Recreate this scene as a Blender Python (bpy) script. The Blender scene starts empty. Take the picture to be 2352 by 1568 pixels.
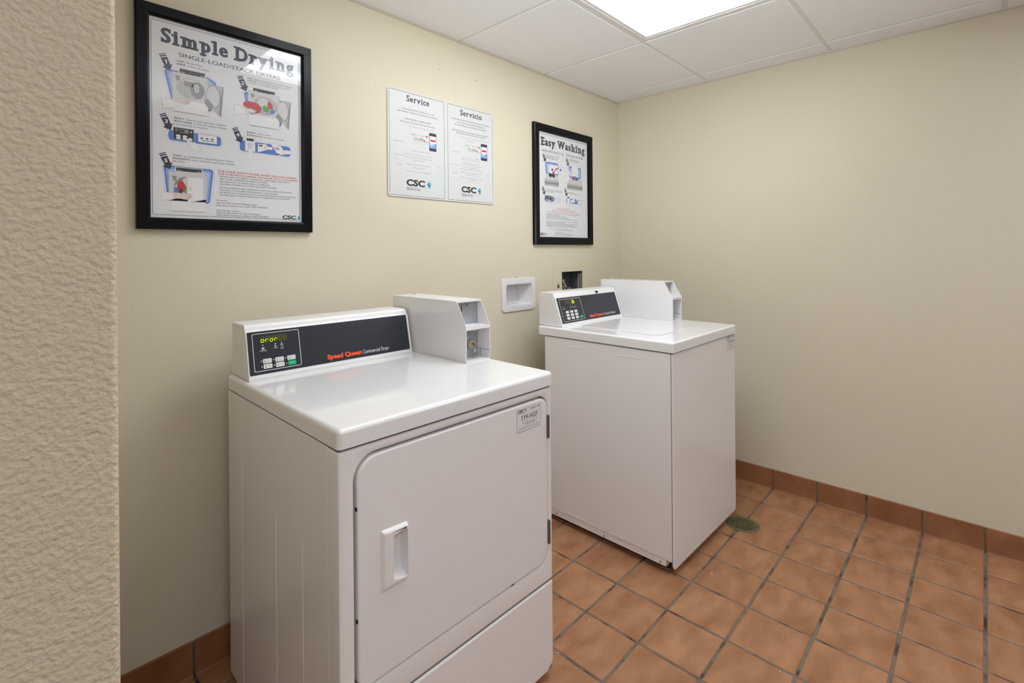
import bpy, bmesh, math, random
from mathutils import Matrix, Vector
random.seed(7)
S = bpy.context.scene
COL = S.collection
R = math.radians

# ------------------------------------------------------------------ camera
F_PX, CY_PX, YAW, ROLL = 1146.32, 576.56, -0.811213, -0.008553
cam_d = bpy.data.cameras.new('camera')
cam = bpy.data.objects.new('camera', cam_d)
COL.objects.link(cam)
cam_d.sensor_fit = 'HORIZONTAL'
cam_d.sensor_width = 36.0
cam_d.lens = F_PX * 36.0 / 2352.0
cam_d.shift_y = (CY_PX - 784.0) / 2352.0
cam_d.clip_start = 0.02
fw = Vector((-math.sin(YAW), math.cos(YAW), 0))
rt = Vector((math.cos(YAW), math.sin(YAW), 0))
up = Vector((0, 0, 1))
r2 = rt * math.cos(ROLL) + up * math.sin(ROLL)
u2 = -rt * math.sin(ROLL) + up * math.cos(ROLL)
cm = Matrix.Identity(4)
for i in range(3):
    cm[i][0], cm[i][1], cm[i][2] = r2[i], u2[i], -fw[i]
cm.translation = Vector((-2.881648, -1.755271, 1.276043))
cam.matrix_world = cm
S.camera = cam

# ------------------------------------------------------------------ world and exposure
W = bpy.data.worlds.new('world')
S.world = W
W.use_nodes = True
W.node_tree.nodes['Background'].inputs[0].default_value = (1.0, 0.97, 0.93, 1)
W.node_tree.nodes['Background'].inputs[1].default_value = 0.45
S.view_settings.view_transform = 'Standard'
S.view_settings.look = 'None'
S.view_settings.exposure = 0.24
S.view_settings.gamma = 1.0
S.view_settings.use_curve_mapping = False
LENS_BASE, LENS_TUBE = 5.2, 6.5      # brightness of the ceiling light's lens and of the tubes behind it

# added fill spot beside the camera, aimed up to brighten the ceiling
fl_d = bpy.data.lights.new('fill_spot', 'SPOT')
fl = bpy.data.objects.new('fill_spot', fl_d)
COL.objects.link(fl)
fl.location = (-2.55, -2.15, 1.45)
fl.rotation_euler = (Vector((-1.75, -1.35, 2.25)) - fl.location).to_track_quat('-Z', 'Y').to_euler()
fl_d.energy = 112
fl_d.spot_size = R(92)
fl_d.spot_blend = 1.0
fl_d.shadow_soft_size = 0.12
fl_d.color = (0.95, 0.99, 1.0)

FILL_GAIN = 1.45                     # strength of the added, unseen fill panels, next to the laundry corner's light
H = 2.2467                           # ceiling height
GX, GY, GP = 0.1515, 0.5967, 0.6096  # ceiling grid
TX, TY, TP = 0.1997, 0.1053, 0.2051  # floor tile joints


# ------------------------------------------------------------------ materials
def mat(name, col, rough=0.5, metal=0.0, spec=0.5, coat=0.0, emit=None, estr=0.0):
    m = bpy.data.materials.new(name)
    m.use_nodes = True
    b = m.node_tree.nodes['Principled BSDF']
    b.inputs['Base Color'].default_value = (*col, 1)
    b.inputs['Roughness'].default_value = rough
    b.inputs['Metallic'].default_value = metal
    b.inputs['Specular IOR Level'].default_value = spec
    b.inputs['Coat Weight'].default_value = coat
    b.inputs['Coat Roughness'].default_value = 0.06
    if emit:
        b.inputs['Emission Color'].default_value = (*emit, 1)
        b.inputs['Emission Strength'].default_value = estr
    return m


def nodes(m):
    return m.node_tree.nodes, m.node_tree.links, m.node_tree.nodes['Principled BSDF']


def add_noise(m, scale, c0, c1, detail=3, lo=0.3, hi=0.7, rnd=False, stretch=None):
    n, l, b = nodes(m)
    tc = n.new('ShaderNodeTexCoord')
    no = n.new('ShaderNodeTexNoise')
    no.inputs['Scale'].default_value = scale
    no.inputs['Detail'].default_value = detail
    src = tc.outputs['Object']
    if stretch:
        mp = n.new('ShaderNodeMapping')
        mp.inputs['Scale'].default_value = stretch
        l.new(src, mp.inputs['Vector'])
        src = mp.outputs['Vector']
    if rnd:
        oi = n.new('ShaderNodeObjectInfo')
        ml = n.new('ShaderNodeVectorMath')
        ml.operation = 'ADD'
        mu = n.new('ShaderNodeMath')
        mu.operation = 'MULTIPLY'
        mu.inputs[1].default_value = 37.0
        l.new(oi.outputs['Random'], mu.inputs[0])
        cx = n.new('ShaderNodeCombineXYZ')
        l.new(mu.outputs[0], cx.inputs[0])
        l.new(mu.outputs[0], cx.inputs[2])
        l.new(src, ml.inputs[0])
        l.new(cx.outputs[0], ml.inputs[1])
        src = ml.outputs[0]
    l.new(src, no.inputs['Vector'])
    rp = n.new('ShaderNodeValToRGB')
    rp.color_ramp.elements[0].position = lo
    rp.color_ramp.elements[1].position = hi
    rp.color_ramp.elements[0].color = (*c0, 1)
    rp.color_ramp.elements[1].color = (*c1, 1)
    l.new(no.outputs['Fac'], rp.inputs['Fac'])
    l.new(rp.outputs['Color'], b.inputs['Base Color'])
    return rp


def add_bump(m, scale, strength, dist, detail=3, rough=0.55):
    n, l, b = nodes(m)
    tc = n.new('ShaderNodeTexCoord')
    no = n.new('ShaderNodeTexNoise')
    no.inputs['Scale'].default_value = scale
    no.inputs['Detail'].default_value = detail
    no.inputs['Roughness'].default_value = rough
    l.new(tc.outputs['Object'], no.inputs['Vector'])
    bu = n.new('ShaderNodeBump')
    bu.inputs['Strength'].default_value = strength
    bu.inputs['Distance'].default_value = dist
    l.new(no.outputs['Fac'], bu.inputs['Height'])
    l.new(bu.outputs['Normal'], b.inputs['Normal'])


M = {}
M['wall'] = mat('wall_paint', (0.62, 0.54, 0.41), 0.55, spec=0.3)
add_noise(M['wall'], 1.3, (0.69, 0.630, 0.492), (0.71, 0.650, 0.512), 2)
add_bump(M['wall'], 215, 0.38, 0.0026, 3, 0.6)
M['stucco'] = mat('stucco_paint', (0.62, 0.54, 0.40), 0.6, spec=0.25)
add_noise(M['stucco'], 1.3, (0.615, 0.535, 0.395), (0.635, 0.555, 0.415), 2)
add_bump(M['stucco'], 165, 0.8, 0.0042, 2, 0.45)
M['wall_plain'] = mat('wall_paint_smooth', (0.70, 0.63, 0.48), 0.5, spec=0.3)
M['hall'] = mat('hall_paint', (0.84, 0.83, 0.80), 0.6, spec=0.3)
M['ceil'] = mat('ceiling_panel', (0.87, 0.87, 0.88), 0.75, spec=0.2)
add_bump(M['ceil'], 260, 0.15, 0.001, 4)
M['tee'] = mat('ceiling_grid', (0.74, 0.73, 0.72), 0.45)
M['trim'] = mat('wall_angle', (0.55, 0.50, 0.40), 0.5)
M['white'] = mat('appliance_white', (0.845, 0.825, 0.82), 0.26, spec=0.5, coat=0.25)
M['top'] = mat('porcelain_white', (0.845, 0.84, 0.84), 0.16, spec=0.5, coat=0.4)
M['console'] = mat('console_white', (0.83, 0.825, 0.82), 0.32, spec=0.5)
M['plastic'] = mat('white_plastic', (0.78, 0.77, 0.775), 0.35, spec=0.45)
M['gap'] = mat('dark_gap', (0.035, 0.036, 0.035), 0.8)
M['gapgrey'] = mat('door_gap_grey', (0.16, 0.165, 0.16), 0.7)
M['panel'] = mat('console_face_charcoal', (0.022, 0.026, 0.035), 0.28, spec=0.5)
M['panel2'] = mat('display_dark', (0.03, 0.032, 0.03), 0.2)
M['frame'] = mat('black_frame', (0.004, 0.004, 0.006), 0.24, spec=0.16)
M['sheet'] = mat('poster_paper', (0.77, 0.775, 0.80), 0.45, spec=0.3)
M['sign'] = mat('sign_plastic', (0.655, 0.665, 0.655), 0.4, spec=0.4)
M['navy'] = mat('ink_navy', (0.028, 0.032, 0.065), 0.5)
M['black'] = mat('ink_black', (0.02, 0.02, 0.022), 0.5)
M['grey'] = mat('ink_grey', (0.27, 0.27, 0.28), 0.5)
M['lgrey'] = mat('ink_light_grey', (0.47, 0.47, 0.48), 0.5)
M['pgrey'] = mat('ink_pale_grey', (0.62, 0.62, 0.63), 0.5)
M['paper2'] = mat('ink_white', (0.80, 0.80, 0.81), 0.5)
M['red'] = mat('ink_red', (0.50, 0.035, 0.04), 0.5)
M['pink'] = mat('ink_pink', (0.70, 0.42, 0.42), 0.5)
M['green'] = mat('ink_green', (0.08, 0.36, 0.06), 0.5)
M['blue'] = mat('ink_blue', (0.09, 0.20, 0.56), 0.5)
M['mblue'] = mat('ink_mid_blue', (0.22, 0.36, 0.72), 0.5)
M['lblue'] = mat('ink_light_blue', (0.45, 0.56, 0.80), 0.5)
M['skin'] = mat('ink_skin', (0.72, 0.58, 0.56), 0.5)
M['lskin'] = mat('ink_outline_skin', (0.70, 0.68, 0.68), 0.5)
M['cyan'] = mat('ink_cyan', (0.02, 0.33, 0.62), 0.5)
M['teal'] = mat('ink_teal', (0.05, 0.45, 0.40), 0.5)
M['dblue'] = mat('ink_deep_blue', (0.015, 0.09, 0.33), 0.5)
M['orange'] = mat('logo_orange', (0.95, 0.10, 0.012), 0.4)
M['silk'] = mat('silkscreen_white', (0.75, 0.76, 0.77), 0.4)
M['silkg'] = mat('silkscreen_grey', (0.35, 0.36, 0.37), 0.4)
M['button'] = mat('button_white', (0.74, 0.75, 0.74), 0.35)
M['gbutton'] = mat('button_green', (0.0, 0.42, 0.17), 0.35)
M['led_on'] = mat('led_lit', (0.4, 0.5, 0.0), 0.4, emit=(0.72, 0.95, 0.0), estr=0.85)
M['led_dim'] = mat('led_dim', (0.16, 0.16, 0.03), 0.4)
M['led_bg'] = mat('led_window', (0.03, 0.036, 0.012), 0.25)
M['led_bg2'] = mat('led_window_brown', (0.075, 0.055, 0.05), 0.25)
M['steel'] = mat('galvanised_steel', (0.42, 0.44, 0.47), 0.42, metal=0.6)
M['chrome'] = mat('chrome', (0.72, 0.71, 0.68), 0.18, metal=1.0)
M['nickel'] = mat('worn_nickel', (0.62, 0.58, 0.52), 0.3, metal=1.0)
M['brass'] = mat('old_brass', (0.45, 0.30, 0.14), 0.35, metal=0.9)
M['zinc'] = mat('zinc_handle', (0.40, 0.46, 0.44), 0.35, metal=0.7)
M['boxdark'] = mat('valve_box_grey', (0.14, 0.14, 0.155), 0.4, metal=0.3)
M['wood'] = mat('raw_edge', (0.26, 0.20, 0.13), 0.8)
M['hinge'] = mat('hinge_metal', (0.20, 0.19, 0.17), 0.45, metal=0.7)
M['drain'] = mat('drain_bronze', (0.155, 0.135, 0.062), 0.45, metal=0.35)
add_noise(M['drain'], 60, (0.12, 0.105, 0.045), (0.20, 0.18, 0.09))
M['hole'] = mat('hole_black', (0.004, 0.004, 0.004), 0.9)
M['lint'] = mat('lint_white', (0.75, 0.73, 0.70), 0.8)
M['smear'] = mat('smear_blue', (0.62, 0.67, 0.74), 0.3)
M['tile'] = mat('quarry_tile', (0.28, 0.13, 0.07), 0.45, spec=0.35)
add_noise(M['tile'], 9, (0.280, 0.121, 0.053), (0.445, 0.226, 0.118), 4, 0.28, 0.72, rnd=True, stretch=(1, 1.9, 1))
add_bump(M['tile'], 70, 0.08, 0.002, 3)
M['btile'] = mat('base_tile', (0.24, 0.10, 0.05), 0.38, spec=0.45)
add_noise(M['btile'], 8, (0.23, 0.092, 0.038), (0.35, 0.155, 0.075), 4, 0.3, 0.7, rnd=True)
M['grout'] = mat('grout', (0.15, 0.125, 0.10), 0.9, spec=0.2)
add_noise(M['grout'], 14, (0.05, 0.04, 0.03), (0.19, 0.16, 0.13), 4, 0.33, 0.52)

# clear glass of the poster frames: see-through with a mirror sheen that grows with the viewing angle
g = bpy.data.materials.new('clear_glass')
g.use_nodes = True
gn, gl = g.node_tree.nodes, g.node_tree.links
gn.remove(gn['Principled BSDF'])
tr = gn.new('ShaderNodeBsdfTransparent')
gs = gn.new('ShaderNodeBsdfGlossy')
gs.inputs['Roughness'].default_value = 0.015
lw = gn.new('ShaderNodeLayerWeight')
lw.inputs['Blend'].default_value = 0.5
pw = gn.new('ShaderNodeMath')
pw.operation = 'POWER'
pw.inputs[1].default_value = 5
ma = gn.new('ShaderNodeMath')
ma.operation = 'MULTIPLY_ADD'
ma.inputs[1].default_value = 0.95
ma.inputs[2].default_value = 0.028
gl.new(lw.outputs['Facing'], pw.inputs[0])
gl.new(pw.outputs[0], ma.inputs[0])
mx = gn.new('ShaderNodeMixShader')
gl.new(ma.outputs[0], mx.inputs[0])
gl.new(tr.outputs[0], mx.inputs[1])
gl.new(gs.outputs[0], mx.inputs[2])
gl.new(mx.outputs[0], gn['Material Output'].inputs[0])
M['glass'] = g

# lens of a ceiling light: glows, brighter over its two tubes (tubes run along the lens's local x)
def lens_mat(name, col, k):
    d = mat(name, (0.9, 0.9, 0.9), 0.3)
    n, l, b = nodes(d)
    tc = n.new('ShaderNodeTexCoord')
    sx = n.new('ShaderNodeSeparateXYZ')
    l.new(tc.outputs['Object'], sx.inputs[0])
    ab = n.new('ShaderNodeMath'); ab.operation = 'ABSOLUTE'
    l.new(sx.outputs[1], ab.inputs[0])
    su = n.new('ShaderNodeMath'); su.operation = 'SUBTRACT'; su.inputs[1].default_value = 0.13
    l.new(ab.outputs[0], su.inputs[0])
    ab2 = n.new('ShaderNodeMath'); ab2.operation = 'ABSOLUTE'
    l.new(su.outputs[0], ab2.inputs[0])
    mr = n.new('ShaderNodeMapRange')
    mr.interpolation_type = 'SMOOTHSTEP'
    mr.inputs['From Min'].default_value = 0.015
    mr.inputs['From Max'].default_value = 0.09
    mr.inputs['To Min'].default_value = (LENS_BASE + LENS_TUBE) * k
    mr.inputs['To Max'].default_value = LENS_BASE * k
    l.new(ab2.outputs[0], mr.inputs['Value'])
    b.inputs['Emission Color'].default_value = (*col, 1)
    l.new(mr.outputs[0], b.inputs['Emission Strength'])
    return d


M['lens'] = lens_mat('light_lens', (0.945, 0.995, 1.05), 0.96)
M['lens_fill'] = lens_mat('light_lens_fill', (0.95, 0.98, 1.07), FILL_GAIN)


# ------------------------------------------------------------------ mesh helpers
class Shape:
    """collects solids in one mesh; mats in the order they are first used"""
    def __init__(s):
        s.v, s.f, s.mi, s.mats, s.sm = [], [], [], [], []

    def _m(s, m):
        if m not in s.mats:
            s.mats.append(m)
        return s.mats.index(m)

    def take(s, bm, m, T=None, smooth=True):
        k = s._m(m)
        o = len(s.v)
        bm.verts.index_update()
        for v in bm.verts:
            s.v.append(tuple(T @ v.co) if T else tuple(v.co))
        for f in bm.faces:
            s.f.append([o + v.index for v in f.verts])
            s.mi.append(k)
            s.sm.append(smooth)
        bm.free()

    def raw(s, vs, fs, m, smooth=False):
        k = s._m(m)
        o = len(s.v)
        s.v += [tuple(p) for p in vs]
        for f in fs:
            s.f.append([o + i for i in f])
            s.mi.append(k)
            s.sm.append(smooth)

    def box(s, x0, x1, y0, y1, z0, z1, m, bev=0.0, seg=3, T=None, only=None):
        bm = bmesh.new()
        bmesh.ops.create_cube(bm, size=1)
        for v in bm.verts:
            v.co = Vector((x0 + (v.co.x + .5) * (x1 - x0), y0 + (v.co.y + .5) * (y1 - y0), z0 + (v.co.z + .5) * (z1 - z0)))
        if bev:
            ed = [e for e in bm.edges if only is None or only(e)]
            bmesh.ops.bevel(bm, geom=ed, offset=bev, segments=seg, profile=0.5, affect='EDGES')
        s.take(bm, m, T, bev > 0)

    def prism(s, pts, a0, a1, axis, m, bev=0.0, seg=2, T=None):
        """pts: 2D outline; extruded from a0 to a1 along axis ('x': pts=(y,z), 'y': pts=(x,z), 'z': pts=(x,y))"""
        def P(p, a):
            return {'x': (a, p[0], p[1]), 'y': (p[0], a, p[1]), 'z': (p[0], p[1], a)}[axis]
        bm = bmesh.new()
        A = [bm.verts.new(P(p, a0)) for p in pts]
        B = [bm.verts.new(P(p, a1)) for p in pts]
        bm.faces.new(A)
        bm.faces.new(B[::-1])
        k = len(pts)
        for i in range(k):
            bm.faces.new((A[i], A[(i + 1) % k], B[(i + 1) % k], B[i]))
        bmesh.ops.recalc_face_normals(bm, faces=bm.faces)
        if bev:
            ed = [e for e in bm.edges if len({v in A for v in e.verts}) == 1 and (all(v in A for v in e.verts) or all(v in B for v in e.verts))]
            bmesh.ops.bevel(bm, geom=ed, offset=bev, segments=seg, profile=0.5, affect='EDGES')
        s.take(bm, m, T, True)

    def lathe(s, prof, center, axis, m, seg=24, T=None):
        """prof: list of (radius, height) along axis"""
        bm = bmesh.new()
        rings = []
        for r, h in prof:
            ring = []
            for i in range(seg):
                a = 2 * math.pi * i / seg
                c, q = r * math.cos(a), r * math.sin(a)
                p = {'x': (h, c, q), 'y': (c, h, q), 'z': (c, q, h)}[axis]
                ring.append(bm.verts.new(Vector(p) + Vector(center)))
            rings.append(ring)
        for A, B in zip(rings, rings[1:]):
            for i in range(seg):
                bm.faces.new((A[i], A[(i + 1) % seg], B[(i + 1) % seg], B[i]))
        bm.faces.new(rings[0][::-1])
        bm.faces.new(rings[-1])
        bmesh.ops.recalc_face_normals(bm, faces=bm.faces)
        s.take(bm, m, T, True)

    def plate(s, outer, holes, depth, m, P, bev=0.0):
        """flat plate (2D outline with 2D holes), front face at w=0, solid to w=depth; P(u,v,w)->xyz"""
        bm = bmesh.new()
        edges = []
        loops = [outer] + list(holes)
        fr = []
        for L in loops:
            vs = [bm.verts.new(P(u, v, 0)) for u, v in L]
            fr.append(vs)
            for i in range(len(vs)):
                edges.append(bm.edges.new((vs[i], vs[(i + 1) % len(vs)])))
        bmesh.ops.triangle_fill(bm, use_beauty=True, use_dissolve=False, edges=edges)
        front = list(bm.faces)
        back = []
        for L in loops:
            back.append([bm.verts.new(P(u, v, depth)) for u, v in L])
        mp = {}
        for A, B in zip(fr, back):
            for a, c in zip(A, B):
                mp[a] = c
        for f in front:
            bm.faces.new([mp[v] for v in f.verts][::-1])
        for A, B in zip(fr, back):
            k = len(A)
            for i in range(k):
                bm.faces.new((A[i], B[i], B[(i + 1) % k], A[(i + 1) % k]))
        bmesh.ops.recalc_face_normals(bm, faces=bm.faces)
        if bev:
            fs = set(front)
            ed = [e for e in bm.edges if len([f for f in e.link_faces if f in fs]) == 1]
            bmesh.ops.bevel(bm, geom=ed, offset=bev, segments=2, profile=0.5, affect='EDGES')
        s.take(bm, m, None, True)

    def obj(s, name, parent=None, kind=None, label=None, loc=None):
        me = bpy.data.meshes.new(name)
        vs = s.v
        if loc is not None:
            vs = [(a - loc[0], b_ - loc[1], c - loc[2]) for a, b_, c in vs]
        me.from_pydata(vs, [], s.f)
        for m in s.mats:
            me.materials.append(m)
        me.polygons.foreach_set('material_index', s.mi)
        me.polygons.foreach_set('use_smooth', s.sm)
        me.validate()
        me.update()
        o = bpy.data.objects.new(name, me)
        COL.objects.link(o)
        if any(s.sm):
            me.set_sharp_from_angle(angle=R(38))
            w = o.modifiers.new('normals', 'WEIGHTED_NORMAL')
            w.keep_sharp = True
        if parent:
            o.parent = parent
        if loc is not None:
            o.location = loc
        if kind:
            o['kind'] = kind
        if label:
            o['label'] = label
        return o


def thing(name, label, cat, loc=(0, 0, 0), rotz=0.0, group=None):
    o = bpy.data.objects.new(name, None)
    o.empty_display_size = 0.05
    COL.objects.link(o)
    o.location = loc
    o.rotation_euler = (0, 0, rotz)
    o['label'] = label
    o['category'] = cat
    if group:
        o['group'] = group
    return o


def tag(o, label, cat, group=None):
    o['label'] = label
    o['category'] = cat
    if group:
        o['group'] = group
    return o


def rrect(x0, x1, y0, y1, r, seg=6):
    """rounded rectangle outline; r may be one radius or four (bl, br, tr, tl)"""
    rs = r if isinstance(r, (list, tuple)) else [r] * 4
    pts = []
    for (cx, cy, a0, rr) in ((x0 + rs[0], y0 + rs[0], 180, rs[0]), (x1 - rs[1], y0 + rs[1], 270, rs[1]),
                             (x1 - rs[2], y1 - rs[2], 0, rs[2]), (x0 + rs[3], y1 - rs[3], 90, rs[3])):
        if rr <= 0:
            pts.append((cx, cy))
            continue
        for i in range(seg + 1):
            a = R(a0 + 90 * i / seg)
            pts.append((cx + rr * math.cos(a), cy + rr * math.sin(a)))
    return pts


def rpoly(pts, r, seg=5):
    """rounded polygon"""
    out = []
    k = len(pts)
    for i in range(k):
        p0, p1, p2 = Vector(pts[i - 1]), Vector(pts[i]), Vector(pts[(i + 1) % k])
        a = p1 + (p0 - p1).normalized() * min(r, (p0 - p1).length * .49)
        c = p1 + (p2 - p1).normalized() * min(r, (p2 - p1).length * .49)
        for j in range(seg + 1):
            t = j / seg
            q = a * (1 - t) ** 2 + p1 * 2 * t * (1 - t) + c * t * t
            out.append((q.x, q.y))
    return out


def inset(pts, dd):
    """shrink an outline towards its centre by about dd"""
    cx = sum(p[0] for p in pts) / len(pts)
    cy = sum(p[1] for p in pts) / len(pts)
    hx = max(abs(p[0] - cx) for p in pts)
    hy = max(abs(p[1] - cy) for p in pts)
    fx, fy = max(0.05, (hx - dd) / hx), max(0.05, (hy - dd) / hy)
    return [(cx + (p[0] - cx) * fx, cy + (p[1] - cy) * fy) for p in pts]


# ------------------------------------------------------------------ lettering and flat print
_tc = {}


def glyphs(s, bold=0.0, res=2, flags=True):
    """(verts2d, faces, x0, x1) of a line of built-in-font text at size 1"""
    key = (s, bold, res, flags)
    if key not in _tc:
        cu = bpy.data.curves.new('lettering', 'FONT')
        cu.body = s
        cu.size = 1.0
        cu.offset = bold
        cu.resolution_u = res
        cu.fill_mode = 'FRONT'
        o = bpy.data.objects.new('lettering', cu)
        COL.objects.link(o)
        dg = bpy.context.evaluated_depsgraph_get()
        me = bpy.data.meshes.new_from_object(o.evaluated_get(dg))
        vs = [(v.co.x, v.co.y) for v in me.vertices]
        fs = [list(p.vertices) for p in me.polygons]
        bpy.data.objects.remove(o)
        bpy.data.curves.remove(cu)
        bpy.data.meshes.remove(me)
        if flags:                    # the built-in figure 1 is a bare stem: give it its flag
            for i, ch in enumerate(s):
                if ch == '1':
                    xr = glyphs(s[:i + 1], bold, res, False)[3]
                    top = max(p[1] for p in glyphs('1', bold, res, False)[0])
                    xl = xr - (glyphs('1', bold, res, False)[3] - glyphs('1', bold, res, False)[2])
                    o2 = len(vs)
                    vs += [(xl - .15, top - .20), (xl - .15, top - .11), (xl, top), (xl, top - .13)]
                    fs.append([o2, o2 + 3, o2 + 2, o2 + 1])
        xs = [p[0] for p in vs] or [0, 1]
        _tc[key] = (vs, fs, min(xs), max(xs))
    return _tc[key]


CAP = max(p[1] for p in glyphs('H')[0])
XH = max(p[1] for p in glyphs('x')[0])


def embolden(vs, fs, bx, by=0.0):
    """heavier letters: copies shifted sideways (and up/down), each a hair apart in depth"""
    V, Fc = [], []
    for k, (dx, dy) in enumerate(((0, 0), (-bx, 0), (bx, 0)) + (((0, by), (0, -by), (-bx * .7, by * .7), (bx * .7, -by * .7), (bx * .7, by * .7), (-bx * .7, -by * .7)) if by else ())):
        o = len(V)
        V += [(p[0] + dx, p[1] + dy, k * .06) for p in vs]
        Fc += [[o + i for i in f] for f in fs]
    return V, Fc


def intervals(vs, fs, y):
    cnt = {}
    for f in fs:
        for i in range(len(f)):
            e = (f[i], f[(i + 1) % len(f)])
            k = tuple(sorted(e))
            cnt[k] = cnt.get(k, 0) + 1
    xs = []
    for (a, c), q in cnt.items():
        if q == 1:
            (xa, ya), (xb, yb) = vs[a], vs[c]
            if (ya - y) * (yb - y) < 0:
                xs.append(xa + (xb - xa) * (y - ya) / (yb - ya))
    xs.sort()
    return list(zip(xs[0::2], xs[1::2]))


_sc = {}


def slab(s, bold=0.055, th=0.115, ext=0.085, gap=0.035):
    """a line of heavy slab-serif lettering: bold outlines with serif bars"""
    if s.startswith('Serv'):
        bold, th, ext, gap = 0.030, 0.075, 0.06, 0.06
    key = (s, bold)
    if key in _sc:
        return _sc[key]
    V, Fc = [], []
    x = 0.0
    for ch in s:
        if ch == ' ':
            x += 0.3
            continue
        vs, fs, a, c = glyphs(ch, 0.0, 4)
        a, c = a - bold, c + bold
        bars = []
        lo = -bold

        def stems(y):
            return [(q[0] - bold, q[1] + bold) for q in intervals(vs, fs, y) if q[1] - q[0] < 0.3]
        if ch in 'imlrnhk':
            for q in stems(0.08):
                bars.append((q[0] - ext, q[1] + ext, lo, lo + th))
        if ch in 'ED':
            for q in stems(0.25)[:1]:
                bars.append((q[0] - ext * 1.3, q[1] + ext, lo, lo + th))
                bars.append((q[0] - ext * 1.3, q[1] + ext, CAP + bold - th, CAP + bold))
        if ch == 'p':
            y0 = min(p[1] for p in vs)
            for q in stems(y0 + 0.05)[:1]:
                bars.append((q[0] - ext, q[1] + ext, y0, y0 + th))
        if ch in 'imnrp':
            for q in stems(0.3)[:1]:
                bars.append((q[0] - ext * 1.4, q[1], XH + bold - th, XH + bold))
        if ch in 'lhk':
            y1 = max(p[1] for p in vs)
            for q in stems(y1 - 0.04)[:1]:
                bars.append((q[0] - ext * 1.4, q[1], y1 - th, y1))
        if ch in 'yvwW':
            y1 = max(p[1] for p in vs)
            for q in intervals(vs, fs, y1 - 0.03):
                bars.append((q[0] - bold - ext * .7, q[1] + bold + ext * .7, y1 + bold * .5 - th, y1 + bold * .5))
        if ch in 'S':
            y1 = max(p[1] for p in vs)
            bars.append((c - th * .75, c, CAP * .70, y1))
            bars.append((a, a + th * .75, -bold * .5, CAP * .30))
        x0 = min([a] + [q[0] for q in bars])
        x1 = max([c] + [q[1] for q in bars])
        o = len(V)
        dx = x - x0
        bv, bf = embolden(vs, fs, bold, bold * .55)
        V += [(p[0] + dx, p[1], p[2]) for p in bv]
        Fc += [[o + i for i in f] for f in bf]
        for q in bars:
            o = len(V)
            V += [(q[0] + dx, q[2], .7), (q[1] + dx, q[2], .7), (q[1] + dx, q[3], .7), (q[0] + dx, q[3], .7)]
            Fc.append([o, o + 1, o + 2, o + 3])
        x += x1 - x0 + gap
    _sc[key] = (V, Fc, 0.0, x - gap)
    return _sc[key]


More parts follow.
